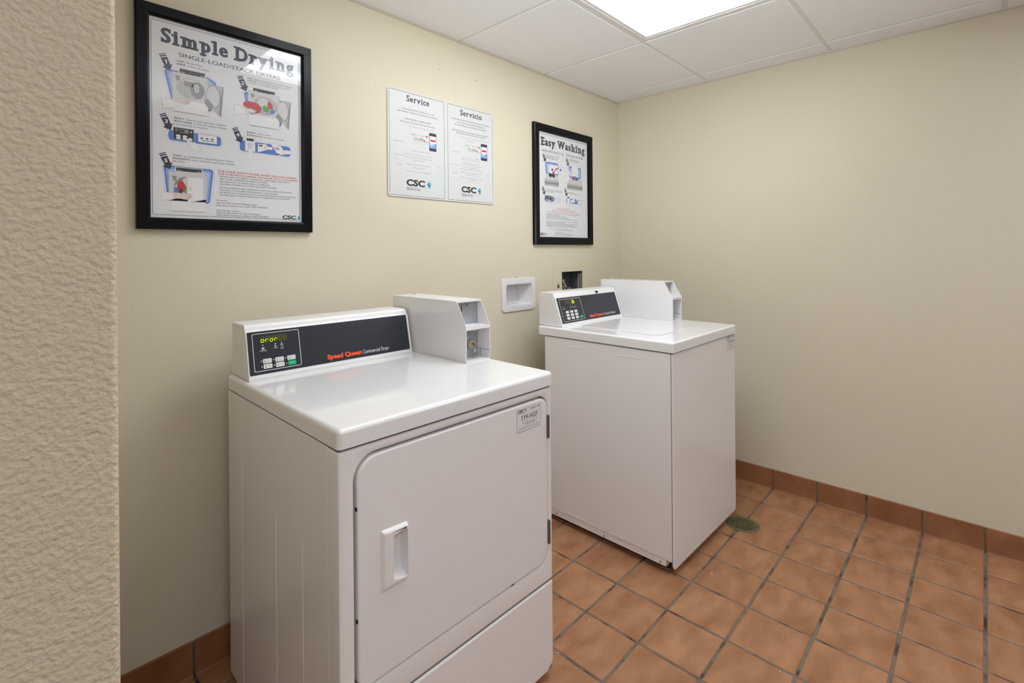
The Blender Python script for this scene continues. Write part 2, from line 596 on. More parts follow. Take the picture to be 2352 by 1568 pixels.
class Print:
    """flat print on a sheet: u to the right, v up, each layer a hair above the one below.
    fw, fh: when set, coordinates are given as fractions of the sheet (0,0 = top left)"""
    STEP = 0.00005

    def __init__(s, fw=None, fh=None):
        s.sh = Shape()
        s.fw, s.fh = fw, fh

    def c(s, p):
        if s.fw:
            return ((p[0] - .5) * s.fw, (.5 - p[1]) * s.fh)
        return p

    def poly(s, pts, m, lay=1, conv=True):
        if conv:
            pts = [s.c(p) for p in pts]
        s.sh.raw([(p[0], p[1], lay * s.STEP) for p in pts], [list(range(len(pts)))], m)

    def rect(s, x0, x1, y0, y1, m, lay=1, r=0.0):
        a, c = s.c((x0, y0)), s.c((x1, y1))
        X0, X1, Y0, Y1 = min(a[0], c[0]), max(a[0], c[0]), min(a[1], c[1]), max(a[1], c[1])
        s.poly(rrect(X0, X1, Y0, Y1, r, 4) if r else [(X0, Y0), (X1, Y0), (X1, Y1), (X0, Y1)], m, lay, False)

    def line(s, pts, w, m, lay=1, closed=False, conv=True):
        q = [Vector(s.c(p) if conv else p) for p in pts]
        k = len(q)
        L, Rr = [], []
        for i in range(k):
            p0 = q[i - 1] if (i or closed) else q[i]
            p2 = q[(i + 1) % k] if (i < k - 1 or closed) else q[i]
            t = (p2 - p0).normalized() if (p2 - p0).length > 0 else Vector((1, 0))
            nn = Vector((-t.y, t.x)) * w / 2
            L.append(q[i] + nn)
            Rr.append(q[i] - nn)
        vs = [(p.x, p.y, lay * s.STEP) for p in L + Rr]
        fs = []
        for i in range(k if closed else k - 1):
            j = (i + 1) % k
            fs.append([i, j, k + j, k + i])
        s.sh.raw(vs, fs, m)

    def outline(s, x0, x1, y0, y1, w, m, lay=1, r=0.0):
        a, c = s.c((x0, y0)), s.c((x1, y1))
        X0, X1, Y0, Y1 = min(a[0], c[0]), max(a[0], c[0]), min(a[1], c[1]), max(a[1], c[1])
        s.line(rrect(X0, X1, Y0, Y1, r, 4) if r else [(X0, Y0), (X1, Y0), (X1, Y1), (X0, Y1)], w, m, lay, True, False)

    def ell(s, cx, cy, rx, ry, m, lay=1, a0=0, a1=360, seg=28):
        """centre as fraction or metres, radii in metres"""
        c = s.c((cx, cy))
        k = seg if a1 - a0 == 360 else seg + 1
        s.poly([(c[0] + rx * math.cos(R(a0 + (a1 - a0) * i / seg)), c[1] + ry * math.sin(R(a0 + (a1 - a0) * i / seg))) for i in range(k)], m, lay, False)

    def text(s, t, x0, x1, base, cap, m, lay=2, bold=0.0, serif=False, res=2, slant=0.0, rot=0.0):
        """fit the line t between x0 and x1; x1 None keeps natural width. cap: cap height in metres"""
        if serif:
            vs, fs, a, c_ = slab(t)
        else:
            vs, fs, a, c_ = glyphs(t, bold if bold >= .04 else 0.0, res)
            if 0 < bold < .04:
                vs, fs = embolden(vs, fs, bold * 1.1)
                a, c_ = a - bold, c_ + bold
            else:
                vs = [(p[0], p[1], 0) for p in vs]
        if not vs:
            return
        o = s.c((x0, base))
        sy = cap / CAP
        if x1 is None:
            sx = sy
        else:
            sx = (s.c((x1, base))[0] - o[0]) / (c_ - a)
        cr, sr = math.cos(rot), math.sin(rot)
        out = []
        for p in vs:
            px, py = (p[0] - a) * sx + slant * p[1] * sy, p[1] * sy
            out.append((o[0] + px * cr - py * sr, o[1] + px * sr + py * cr, (lay + (p[2] if len(p) > 2 else 0)) * s.STEP))
        s.sh.raw(out, fs, m)

    def emit(s, name, parent, T, label=None):
        """T: matrix from (u,v,w) to the parent's space"""
        if not s.sh.v:
            return None
        # large print is set down around its own middle so that depth offsets stay exact
        s.sh.v = [tuple(T @ Vector(p)) for p in s.sh.v]
        return s.sh.obj(name, parent, label=label)


def csc_mark(P, x0, x1, base, cap, m='black', lay=2, gem=True, under=True, small=0.0):
    """the service company's logo: bold wide letters, a faceted blue-green gem, a rule and a line of small capitals"""
    w = x1 - x0
    P.text('CSC', x0, x0 + w * .73, base, cap, M[m], lay, 0.045, res=3, slant=0.05)
    c = P.c((x0 + w * .90, base))
    g = cap * .52
    cx, cy = c[0], c[1] + cap * .42
    if gem:
        P.poly([(cx - g * .95, cy + g * .1), (cx - g * .1, cy + g * 1.15), (cx + g * .15, cy)], M['cyan'], lay, False)
        P.poly([(cx - g * .1, cy + g * 1.15), (cx + g * .85, cy + g * .75), (cx + g * .15, cy)], M['mblue'], lay, False)
        P.poly([(cx + g * .85, cy + g * .75), (cx + g * .7, cy - g * .5), (cx + g * .15, cy)], M['teal'], lay, False)
        P.poly([(cx - g * .95, cy + g * .1), (cx + g * .15, cy), (cx + g * .1, cy - g * 1.2), (cx - g * .35, cy - g * .35)], M['dblue'], lay, False)
        P.poly([(cx + g * .7, cy - g * .5), (cx + g * .1, cy - g * 1.2), (cx + g * .15, cy)], M['cyan'], lay, False)
    else:
        P.poly([(cx - g * .7, cy + g * .2), (cx, cy + g), (cx + g * .7, cy + g * .6), (cx + g * .5, cy - g * .4), (cx, cy - g)], M[m], lay, False)


# ------------------------------------------------------------------ setting: floor
LB = (-2.78, -1.05)     # corner of the partition at the left
sh = Shape()
sh.box(-5.2, 0.12, -4.4, 0.12, -0.06, -0.003, M['grout'])
floor = sh.obj('floor', kind='structure')


def tile_mesh(w, dd):
    s = Shape()
    s.box(-w / 2, w / 2, -dd / 2, dd / 2, -0.008, 0, M['tile'], 0.0022, 1,
          only=lambda e: all(v.co.z > -0.004 for v in e.verts))
    o = s.obj('tile')
    return o


_tm = {}


def put_tile(x0, x1, y0, y1):
    w, dd = round(x1 - x0, 4), round(y1 - y0, 4)
    k = (w, dd)
    if k not in _tm:
        o = tile_mesh(w, dd)
        _tm[k] = o
    else:
        o = _tm[k].copy()
        COL.objects.link(o)
    o.parent = floor
    o.location = ((x0 + x1) / 2, (y0 + y1) / 2, random.uniform(-0.0004, 0.0004))
    o.rotation_euler = (random.uniform(-.0015, .0015), random.uniform(-.0015, .0015), 0)


J = 0.0085
xs = [-0.010] + [-TX - TP * m_ for m_ in range(16)]
ys = [-0.010] + [-TY - TP * m_ for m_ in range(13)]
for i in range(len(xs) - 1):
    for j in range(len(ys) - 1):
        xa, xb, ya, yb = xs[i + 1] + J / 2, xs[i] - (J / 2 if i else 0.001), ys[j + 1] + J / 2, ys[j] - (J / 2 if j else 0.001)
        if xa < LB[0] and yb > LB[1]:
            if xb <= LB[0] + .01 and ya >= LB[1] - .01:
                continue
            if xb < LB[0]:
                yb = min(yb, LB[1] - .002)
            elif ya > LB[1]:
                xa = LB[0] + .002
            else:
                continue
        if xb - xa > .01 and yb - ya > .01:
            put_tile(xa, xb, ya, yb)

# ------------------------------------------------------------------ setting: walls
VB = (-0.625, -0.425, 1.0, 1.155)        # opening of the valve box: x0 x1 z0 z1
DB = (-1.0825, -0.889, 1.0, 1.105)       # opening of the recessed outlet box
sh = Shape()
rect = lambda a: [(a[0], a[2]), (a[1], a[2]), (a[1], a[3]), (a[0], a[3])]
sh.plate([(-5.2, -0.06), (0.12, -0.06), (0.12, H + .12), (-5.2, H + .12)],
         [rect(VB), [(DB[0] - .012, DB[2] - .012), (DB[1] + .012, DB[2] - .012), (DB[1] + .012, DB[3] + .012), (DB[0] - .012, DB[3] + .012)]],
         0.12, M['wall'], lambda u, v, w: (u, w, v))
wall_back = sh.obj('wall_back', kind='structure')
sh = Shape()
sh.box(0, 0.12, -4.4, 0, -0.06, H + .12, M['wall'])
wall_right = sh.obj('wall_right', kind='structure')
sh = Shape()
sh.box(-5.2, LB[0], LB[1], 0, -0.0, H + .10, M['stucco'], 0.008, 4,
       only=lambda e: all(v.co.x > LB[0] - .01 and v.co.y < LB[1] + .01 for v in e.verts))
wall_left = sh.obj('wall_left', kind='structure')
sh = Shape()
sh.box(-5.32, -5.2, -4.4, LB[1], -0.06, H + .12, M['hall'])
sh.obj('wall_hall', kind='structure')
sh = Shape()
sh.box(-5.2, 0, -4.4, -4.28, -0.06, H + .12, M['hall'])
sh.obj('wall_front', kind='structure')

for (x, z) in ((-1.495, 2.085), (-1.273, 2.089)):
    sh = Shape()
    sh.lathe([(0.0019, -0.0006), (0.0019, 0.003)], (x, 0, z), 'y', M['hole'], 10)
    sh.obj('nail_hole', wall_back)
sh = Shape()
sh.lathe([(0.0015, -0.004), (0.0045, -0.003), (0.0045, 0.001)], (-1.009, 0, 1.142), 'y', M['nickel'], 12)
sh.obj('wall_screw', wall_back)

# base tiles along the right and the back wall
COVE = [(0, 0.1024), (-0.006, 0.1024), (-0.008, 0.0995), (-0.0085, 0.012), (-0.0105, 0.004), (-0.0155, 0.0005), (0, 0.0005)]


def base_run(name, axis, stops, jw):
    s = Shape()
    lo, hi = min(stops), max(stops)
    if axis == 'y':
        s.box(-0.0045, 0, lo, hi, 0, 0.101, M['grout'])
    else:
        s.box(lo, hi, -0.0045, 0, 0, 0.101, M['grout'])
    par = s.obj(name, kind='structure')
    cache = {}
    for a, c in zip(stops, stops[1:]):
        w = abs(a - c) - jw
        k = round(w, 4)
        if k not in cache:
            s = Shape()
            if axis == 'y':
                s.prism(COVE, -w / 2, w / 2, 'y', M['btile'], 0.0015, 1)
            else:
                s.prism(COVE, -w / 2, w / 2, 'x', M['btile'], 0.0015, 1)
            o = s.obj('base_tile')
            cache[k] = o
        else:
            o = cache[k].copy()
            COL.objects.link(o)
        o.parent = par
        mid = (a + c) / 2
        o.location = (random.uniform(-.0006, .0002), mid, 0) if axis == 'y' else (mid, random.uniform(-.0006, .0002), 0)
    return par


base_run('baseboard_right', 'y', [-0.0165] + [-TY - TP * i for i in range(13)], 0.0065)
base_run('baseboard_back', 'x', [-0.0005] + [-TX - TP * i for i in range(13)] + [LB[0] + .003], 0.0055)

# ------------------------------------------------------------------ setting: ceiling
sh = Shape()
sh.plate([(-5.2, -4.4), (0.12, -4.4), (0.12, 0.12), (-5.2, 0.12)], [], 0.05, M['ceil'], lambda u, v, w: (u, v, H + .06 + w))
ceiling = sh.obj('ceiling', kind='structure')
gx = [0.0] + [-GX - GP * i for i in range(9)]
gy = [0.0] + [-GY - GP * i for i in range(7)]
LIGHTS = {(2, 1): 'a', (3, 1): 'a', (1, 4): 'b', (5, 4): 'c', (6, 4): 'c'}
_pm = {}
TG = 0.0095                          # half of the visible grid width
for i in range(len(gx) - 1):
    for j in range(len(gy) - 1):
        if (i, j) in LIGHTS:
            continue
        x0, x1 = max(gx[i + 1], -5.2) + TG, gx[i] - (TG if i else .001)
        y0, y1 = max(gy[j + 1], -4.28) + TG, gy[j] - (TG if j else .001)
        if x1 < LB[0] and y0 > LB[1]:
            continue
        k = (round(x1 - x0, 3), round(y1 - y0, 3))
        if k not in _pm:
            s = Shape()
            w, dd = x1 - x0, y1 - y0
            s.box(-w / 2, w / 2, -dd / 2, dd / 2, 0, 0.014, M['ceil'], 0.0012, 1, only=lambda e: all(v.co.z < .001 for v in e.verts))
            o = s.obj('ceiling_panel')
            _pm[k] = o
        else:
            o = _pm[k].copy()
            COL.objects.link(o)
        o.parent = ceiling
        o.location = ((x0 + x1) / 2, (y0 + y1) / 2, H)
for i, x in enumerate(gx[1:], 1):                # bars stop where a light's middle crosses them
    runs, y0 = [], 0.0
    for j in range(len(gy) - 1):
        if (i - 1, j) in LIGHTS and (i, j) in LIGHTS:
            runs.append((y0, gy[j]))
            y0 = gy[j + 1]
    runs.append((y0, -4.28))
    for a, c in runs:
        if a - c > .02:
            s = Shape()
            s.box(x - .012, x + .012, c, a, H + .0030, H + .0100, M['tee'])
            s.obj('grid_bar', ceiling)
for j, y in enumerate(gy[1:]):
    s = Shape()
    s.box(-5.2, 0, y - .012, y + .012, H + .0026, H + .0096, M['tee'])
    s.obj('grid_bar', ceiling)
# wall angle: along the back wall and along the right wall
sh = Shape()
sh.box(-2.78, 0, -0.002, 0, H - 0.011, H + .02, M['trim'])
sh.box(-2.78, 0, -0.020, 0, H + 0.0015, H + .0035, M['tee'])
sh.obj('trim_1', kind='structure')
sh = Shape()
sh.box(-0.0015, 0, -4.28, -0.002, H - 0.002, H + .02, M['trim'])
for y in gy[1:]:
    sh.box(-0.018, 0, y - .010, y + .010, H - 0.0015, H + .004, M['tee'])
sh.obj('trim_2', kind='structure')


# ------------------------------------------------------------------ ceiling lights
def troffer(i0, i1, j, label, lens='lens_fill'):
    x0, x1 = gx[i1 + 1] + .0125, gx[i0] - .0125
    y0, y1 = gy[j + 1] + .0125, gy[j] - .0125
    cx, cy = (x0 + x1) / 2, (y0 + y1) / 2
    t = thing('ceiling_light', label, 'light', (cx, cy, H), 0, 'ceiling lights')
    w, dd = (x1 - x0) / 2, (y1 - y0) / 2
    s = Shape()
    a, c = 0.012, 0.026
    for (p, q, z0, z1) in ((0, a, 0.0, .012), (a + .0015, c, 0.003, .012)):
        s.plate([(-w + p, -dd + p), (w - p, -dd + p), (w - p, dd - p), (-w + p, dd - p)],
                [[(-w + q, -dd + q), (w - q, -dd + q), (w - q, dd - q), (-w + q, dd - q)]], z1 - z0, M['tee'],
                lambda u, v, ww, z0=z0: (u, v, z0 + ww))
    s.obj('light_frame', t)
    s = Shape()
    s.box(-w + c, w - c, -dd + c, dd - c, 0.006, 0.010, M[lens])
    s.obj('lens', t)
    return t


troffer(2, 3, 1, 'bright ceiling light panel over the two laundry machines', 'lens')
troffer(1, 1, 4, 'added square fill light panel out of view by the right wall')  # unseen panel, added to brighten the washer front and right wall


troffer(5, 6, 4, 'added long fill light panel out of view in the hall behind the camera')  # unseen panel, added as fill for the machine fronts and left partition


# ------------------------------------------------------------------ laundry machines
def local(x0, y0, yaw):
    c, q = math.cos(yaw), math.sin(yaw)

    def f(X, Y):
        return ((X - x0) * c + (Y - y0) * q, -(X - x0) * q + (Y - y0) * c)
    return f


def seven(P, x, y, w, h, on, dim, lay=3, th=0.0013, slant=0.12):
    """one seven-segment digit; on / dim: strings of the segment letters a-g"""
    hh = h / 2
    seg = {'a': ((0, h), (w, h)), 'b': ((w, h), (w, hh)), 'c': ((w, hh), (w, 0)), 'd': ((0, 0), (w, 0)),
           'e': ((0, hh), (0, 0)), 'f': ((0, h), (0, hh)), 'g': ((0, hh), (w, hh))}
    for k, (p, q) in seg.items():
        m = M['led_on'] if k in on else M['led_dim'] if k in dim else None
        if not m:
            continue
        sx = lambda r: (x + r[0] + slant * r[1], y + r[1])
        p, q = Vector(sx(p)), Vector(sx(q))
        dd = (q - p).normalized() * th * .35
        P.line([tuple(p + dd), tuple(q - dd)], th * (1.15 if k in on else 1), m, lay, False, False)


def console(t, xa, xb, prof, face0, face1, n_panel):
    """housing with its slanted face; returns the matrix of the face (u = x, v = up the face, w = out)"""
    s = Shape()
    s.prism(prof, xa, xb, 'x', M['console'], 0.0028, 2)
    con = s.obj('console', t)
    s = Shape()
    s.prism([(prof[0][0] - .004, .918), (prof[1][0] + .016, .918), (face1[0] + .017, face1[1]), (prof[0][0] - .004, face1[1])], xa - .0006, xa + .001, 'x', M['console'], .0004, 1)
    s.obj('end_cap', con)
    e = Vector((0, face1[0] - face0[0], face1[1] - face0[1])).normalized()
    nn = Vector((0, -e.z, e.y))
    T = Matrix.Identity(4)
    for i in range(3):
        T[i][0], T[i][1], T[i][2] = (1, 0, 0)[i], e[i], nn[i]
    T.translation = Vector((0, face0[0], face0[1]))
    s = Shape()
    x0, x1, v0, v1 = n_panel
    pts = rrect(x0, x1, v0, v1, 0.002, 2)
    s.plate(pts, [], -0.0008, M['panel'], lambda u, v, w: tuple(T @ Vector((u, v, 0.0009 + w))))
    pan = s.obj('control_panel', t, label='charcoal control panel with white print')
    T2 = T @ Matrix.Translation((0, 0, 0.0009))
    return pan, T2


def face_button(pan, T, cx, cy, w, h, m, name, draw=None, label=None):
    s = Shape()
    s.plate(rrect(cx - w / 2, cx + w / 2, cy - h / 2, cy + h / 2, min(w, h) * .14, 3), [], -0.001, M[m],
            lambda u, v, ww: tuple(T @ Vector((u, v, 0.0012 + ww))))
    P = Print()
    P.STEP = 0.0001
    if draw:
        draw(P, cx, cy, w, h)
        base = len(s.v)
        k0 = [s._m(mm) for mm in P.sh.mats]
        s.v += [tuple(T @ (Vector(p) + Vector((0, 0, 0.0012)))) for p in P.sh.v]
        s.f += [[base + i for i in f] for f in P.sh.f]
        s.mi += [k0[i] for i in P.sh.mi]
        s.sm += P.sh.sm
    return s.obj(name, pan, label=label)


def coin_box(t, x0, x1, yb, yf, y_top, y_plate, zt, z_mid, z0, full):
    """sheet-metal coin box open at the front; sub-parts hang on its shell"""
    k = 0.0022
    s = Shape()
    side = [(yb, z0), (yf, z0), (yf, z_mid), (y_top, zt), (yb, zt)]
    for xa in (x0, x1 - k):
        s.prism(side, xa, xa + k, 'x', M['white'], 0.0006, 1)
    s.box(x0 + k, x1 - k, yb, y_top, zt - k, zt, M['white'])
    s.box(x0 + k, x1 - k, yb, yb + k, z0, zt - k, M['white'])
    s.box(x0 + k, x1 - k, yb + k, yf, z0, z0 + k, M['white'])
    # folded lip along the upper slanted edge
    s.box(x0 + k, x1 - k, y_top - .0005, y_top + .004, zt - .006, zt - k, M['white'])
    cb = s.obj('coin_box', t)
    xi0, xi1 = x0 + k, x1 - k
    s = Shape()
    s.box(xi0, xi1, y_plate, y_plate + .002, z0 + k, zt - k, M['steel'])
    s.obj('face_plate', cb, label='grey steel plate recessed in the coin box')
    s = Shape()
    zs = z_mid - .001
    s.box(xi0, xi1, yf + .001, y_plate, zs - .0015, zs, M['white'])
    s.box(xi0, xi1, yf + .0006, yf + .0022, zs - .010, zs, M['white'])
    s.obj('coin_shelf', cb)
    # seam of a folded flange inside the right side
    s = Shape()
    s.box(xi1 - .0012, xi1, yf + .002, y_plate - .012, z0 + .0275, z0 + .0285, M['gapgrey'])
    s.box(xi1 - .0012, xi1, y_plate - .013, y_plate - .012, z0 + .004, z0 + .032, M['gapgrey'])
    s.obj('flange_seam', cb)
    # lock near the bottom
    cx = (xi0 + xi1) / 2 - .001
    s = Shape()
    s.box(cx - .022, cx + .004, y_plate - .012, y_plate, 0.050 + z0, 0.076 + z0, M['steel'], .0015, 1)
    s.lathe([(0.0165, 0), (0.0165, -.018), (0.0150, -.024), (0.0148, -.0255)], (cx + .004, y_plate, z0 + .050), 'y', M['chrome'], 28)
    s.lathe([(0.0118, -.0255), (0.0112, -.0262)], (cx + .004, y_plate, z0 + .050), 'y', M['nickel'], 24)
    yk = y_plate - .0264
    for (a, c_, e_, f_) in ((-.003, .009, .0008, .0032), (.005, .0085, -.0065, .0032)):
        s.box(cx + .004 + a, cx + .004 + c_, yk - .0002, yk + .0003, z0 + .050 + e_, z0 + .050 + f_, M['hole'])
    s.obj('coin_lock', cb, label='round chrome keyed lock')
    for zz in (0.021, 0.092):
        s = Shape()
        s.lathe([(0.0058, 0), (0.0058, -.0006), (0.0046, -.0011)], (xi1 - .0125, y_plate, z0 + zz), 'y', M['silk'], 16)
        s.obj('plate_screw', cb)
    if full:
        s = Shape()
        cx2 = x0 + .0315
        s.plate(rrect(cx2 - .0042, cx2 + .0042, z0 + .157, z0 + .192, .004, 4), [], .0016, M['chrome'],
                lambda u, v, w: (u, y_plate - .0018 + w, v))
        s.box(cx2 - .0017, cx2 + .0012, y_plate - .0021, y_plate - .0017, z0 + .162, z0 + .189, M['hole'])
        s.obj('coin_slot', cb)
        s = Shape()
        cx3 = x0 + .055
        s.plate(rrect(cx3 - .0105, cx3 + .0105, z0 + .1745, z0 + .1875, .0064, 5), [], .0008, M['gapgrey'],
                lambda u, v, w: (u, y_plate - .001 + w, v))
        s.plate(rrect(cx3 - .0092, cx3 + .0092, z0 + .1758, z0 + .1862, .0051, 5), [], .0008, M['steel'],
                lambda u, v, w: (u, y_plate - .0015 + w, v))
        s.plate(rrect(cx3 - .0035, cx3 + .0035, z0 + .1790, z0 + .1835, .002, 3), [], .0003, M['black'],
                lambda u, v, w: (u, y_plate - .0018 + w, v))
        s.obj('reject_button', cb)
        for xx in (-.032, .001):
            s = Shape()
            s.lathe([(0.006, 0), (0.006, .0008), (.0045, .0014)], (cx + xx + .012, y_plate - .02, z0 + k), 'z', M['steel'], 16)
            s.obj('floor_screw', cb)
    s = Shape()
    s.lathe([(0.005, 0), (0.005, .0018), (.003, .003)], ((x0 + x1) / 2 + (.022 if full else -.02), yb - .03, zt), 'z', M['nickel'], 14)
    s.obj('top_screw', cb)
    return cb


def sticker(t, xa, xb, za, zb, y, number):
    T = Matrix.Identity(4)
    cx, cz = (xa + xb) / 2, (za + zb) / 2
    for i in range(3):
        T[i][0], T[i][1], T[i][2] = (1, 0, 0)[i], (0, 0, 1)[i], (0, -1, 0)[i]
    T.translation = Vector((cx, y, cz))
    s = Shape()
    w, h = xb - xa, zb - za
    s.plate(rrect(-w / 2, w / 2, -h / 2, h / 2, .004, 4), [], -0.0003, M['sheet'], lambda u, v, q: tuple(T @ Vector((u, v, .0003 + q))))
    st = s.obj('id_sticker', t, label='white machine number sticker with a thin black border')
    P = Print(w, h)
    T2 = T @ Matrix.Translation((0, 0, .0003))
    P.line([P.c(p) for p in ()] or rrect(-w / 2 + .0012, w / 2 - .0012, -h / 2 + .0012, h / 2 - .0012, .0034, 4), .0009, M['black'], 1, True, False)
    csc_mark(P, .05, .40, .155, .0072, 'black', 1, gem=False)
    P.text('SERVICEWORKS', .06, .38, .21, .0022, M['grey'], 1)
    for i in range(26):
        if random.random() < .72:
            P.rect(.555 + i * .0152, .555 + i * .0152 + random.choice((.006, .010, .013)), .075, .135, M['black'], 1)
    P.text('Use this number to request service', .2, .84, .285, .0023, M['grey'], 1)
    P.text(number, .18, .87, .50, .0125, M['black'], 1, .012, res=3)
    P.text('For service', .22, .44, .575, .0024, M['black'], 1)
    P.text('Text us at', .64, .86, .555, .0024, M['black'], 1)
    P.text('visit us online: www.cscsw.com', .22, .86, .655, .0030, M['black'], 1, .01)
    P.text('1-877-264-6622', .34, .74, .735, .0034, M['black'], 1, .01)
    P.text('FOR YOUR SAFETY READ AND FOLLOW ALL INSTRUCTIONS', .10, .92, .835, .0022, M['black'], 1)
    P.text('BEFORE YOU USE THIS MACHINE', .08, .94, .895, .0022, M['black'], 1)
    P.emit('lettering', st, T2)
    return st


# ---- dryer
DX, DY, DYAW = -2.3929, -0.7989, -0.0086
DW, DD = 0.6794, 0.6887
dl = local(DX, DY, DYAW)
dryer = thing('clothes_dryer', 'white front-loading coin dryer with a large square door, nearest the camera', 'dryer', (DX, DY, 0), DYAW)
t = dryer
s = Shape()
s.box(0, DW, .0475, DD, .028, .8695, M['white'], .004, 2)
cabinet = s.obj('cabinet', t)
# faint pressed lines in the left side of the cabinet
for (y0, y1, z0, z1) in ((.571, .574, .06, .862), (.327, .3285, .10, .62), (.1725, .1735, .10, .62), (.178, .318, .8285, .8300), (.42, .55, .830, .8312)):
    s = Shape()
    s.box(-.0007, .001, y0, y1, z0, z1, M['white'], .0004, 1)
    s.obj('pressed_line', cabinet)
s = Shape()
door_hole = rrect(.0355, .6585, .3525, .8475, (.030, .040, .034, .052), 8)
outer = rrect(0, DW, .2935, .868, .006, 3)
s.plate(outer, [door_hole], .0465, M['white'], lambda u, v, w: (u, w, v), .007)
s.obj('front_panel', t)
s = Shape()
s.box(.03, .665, .030, .034, .345, .855, M['gapgrey'])
s.obj('door_opening', t)
s = Shape()
s.prism(rrect(0, DW, .026, .2885, (.030, .030, .006, .006), 6), .0, .0465, 'y', M['white'], .006, 3)
s.obj('lower_panel', t)
s = Shape()
s.box(.004, DW - .004, .005, .0465, .286, .296, M['gapgrey'])
s.obj('panel_seam', t)
s = Shape()
s.box(.003, DW - .003, .006, DD - .004, .865, .880, M['gapgrey'])
s.obj('panel_seam', t)
s = Shape()
s.box(-.0015, DW + .0015, -.005, DD, .8745, .9152, M['top'], .011, 4,
      only=lambda e: not all(v.co.z < .88 for v in e.verts))
s.obj('dryer_top', t)
# door: slab, raised handle with finger pocket, hinges
s = Shape()
s.prism(rrect(.0410, .6560, .3565, .8425, (.026, .037, .031, .047), 8), -.002, .022, 'y', M['white'], .0045, 3)
door = s.obj('door', t)
HX0, HX1, HZ0, HZ1 = .0945, .1615, .5395, .6715
s = Shape()
# handle: wedge rising from the left, its pocket open towards the right
ring = lambda y, p: [(p[0], y, p[2]), (p[1], y, p[2]), (p[1], y, p[3]), (p[0], y, p[3])]
L0 = [(HX0, -.002, HZ0 - .001), (HX1 + .002, -.002, HZ0 + .003), (HX1 + .002, -.002, HZ1 - .003), (HX0, -.002, HZ1 + .001)]
L1 = [(HX0 + .007, -.0085, HZ0 + .006), (HX1 - .001, -.0120, HZ0 + .008), (HX1 - .001, -.0120, HZ1 - .008), (HX0 + .007, -.0085, HZ1 - .006)]
L2 = [(HX0 + .029, -.0105, HZ0 + .019), (HX1 - .0035, -.0125, HZ0 + .011), (HX1 - .0035, -.0125, HZ1 - .011), (HX0 + .029, -.0105, HZ1 - .019)]
L3 = [(HX0 + .033, .012, HZ0 + .026), (HX1 - .007, .014, HZ0 + .024), (HX1 - .007, .014, HZ1 - .024), (HX0 + .033, .012, HZ1 - .026)]
bm = bmesh.new()
rings = [[bm.verts.new(p) for p in L] for L in (L0, L1, L2, L3)]
for A, B in zip(rings, rings[1:]):
    for i in range(4):
        bm.faces.new((A[i], A[(i + 1) % 4], B[(i + 1) % 4], B[i]))
bm.faces.new(rings[-1])
bmesh.ops.recalc_face_normals(bm, faces=bm.faces)
bmesh.ops.bevel(bm, geom=[e for e in bm.edges if not e.is_boundary], offset=.0028, segments=3, profile=.5, affect='EDGES')
if sum((f.normal.y for f in bm.faces)) > 0:
    bmesh.ops.reverse_faces(bm, faces=bm.faces)
s.take(bm, M['white'], None, True)
s.obj('door_handle', door)
# the pocket needs an opening in the door slab: rebuild the slab with it
door.data.clear_geometry()
s = Shape()
pocket = [(HX0 + .012, HZ0 + .010), (HX1 - .002, HZ0 + .010), (HX1 - .002, HZ1 - .010), (HX0 + .012, HZ1 - .010)]
s.plate(rrect(.0410, .6560, .3565, .8425, (.026, .037, .031, .047), 8), [pocket], .024, M['white'], lambda u, v, w: (u, -.002 + w, v))
bm = bmesh.new()
for v in s.v:
    bm.verts.new(v)
bm.verts.ensure_lookup_table()
for f in s.f:
    try:
        bm.faces.new([bm.verts[i] for i in f])
    except ValueError:
        pass
bm.normal_update()
rim = [e for e in bm.edges if len(e.link_faces) == 2 and abs(e.link_faces[0].normal.dot(e.link_faces[1].normal)) < .3
       and all(abs(v.co.y + .002) < 1e-5 for v in e.verts)
       and not all(HX0 < v.co.x < HX1 and HZ0 < v.co.z < HZ1 for v in e.verts)]
bmesh.ops.bevel(bm, geom=rim, offset=.0045, segments=3, profile=.5, affect='EDGES')
for f in bm.faces:
    f.smooth = True
bm.to_mesh(door.data)
bm.free()
door.data.set_sharp_from_angle(angle=R(38))
for (z0, z1) in ((.721, .788), (.407, .476)):
    s = Shape()
    s.box(.6535, .6605, -.0055, .004, z0, z1, M['hinge'], .001, 1)
    s.lathe([(.0032, z0), (.0032, z1)], (.6590, -.0045, 0), 'z', M['hinge'], 12)
    for q in (.25, .5, .75):
        s.box(.6550, .6562, -.0060, -.0050, z0 + (z1 - z0) * q - .001, z0 + (z1 - z0) * q + .001, M['hole'])
    s.obj('hinge', door, label='grey steel door hinge')
for q in ((.502, .512, .3545, .3572), (.0395, .0415, .500, .507), (.0395, .0415, .735, .742)):
    s = Shape()
    s.box(q[0], q[1], .000, .006, q[2], q[3], M['hole'])
    s.obj('door_clip', t)
for (x, y) in ((.05, .06), (DW - .05, .06), (.05, DD - .06), (DW - .05, DD - .06)):
    s = Shape()
    s.lathe([(.018, 0), (.020, .004), (.020, .012), (.008, .014), (.008, .030)], (x, y, 0), 'z', M['gap'], 16)
    s.obj('foot', t)
s = Shape()
s.lathe([(.007, -.0035), (.007, .002)], (DW - .018, .0, .038), 'y', M['nickel'], 16)
s.obj('panel_screw', t)
sticker(t, dl(-1.8618, 0)[0], dl(-1.7598, 0)[0], .7668, .8315, -.0020, '119-HGF')
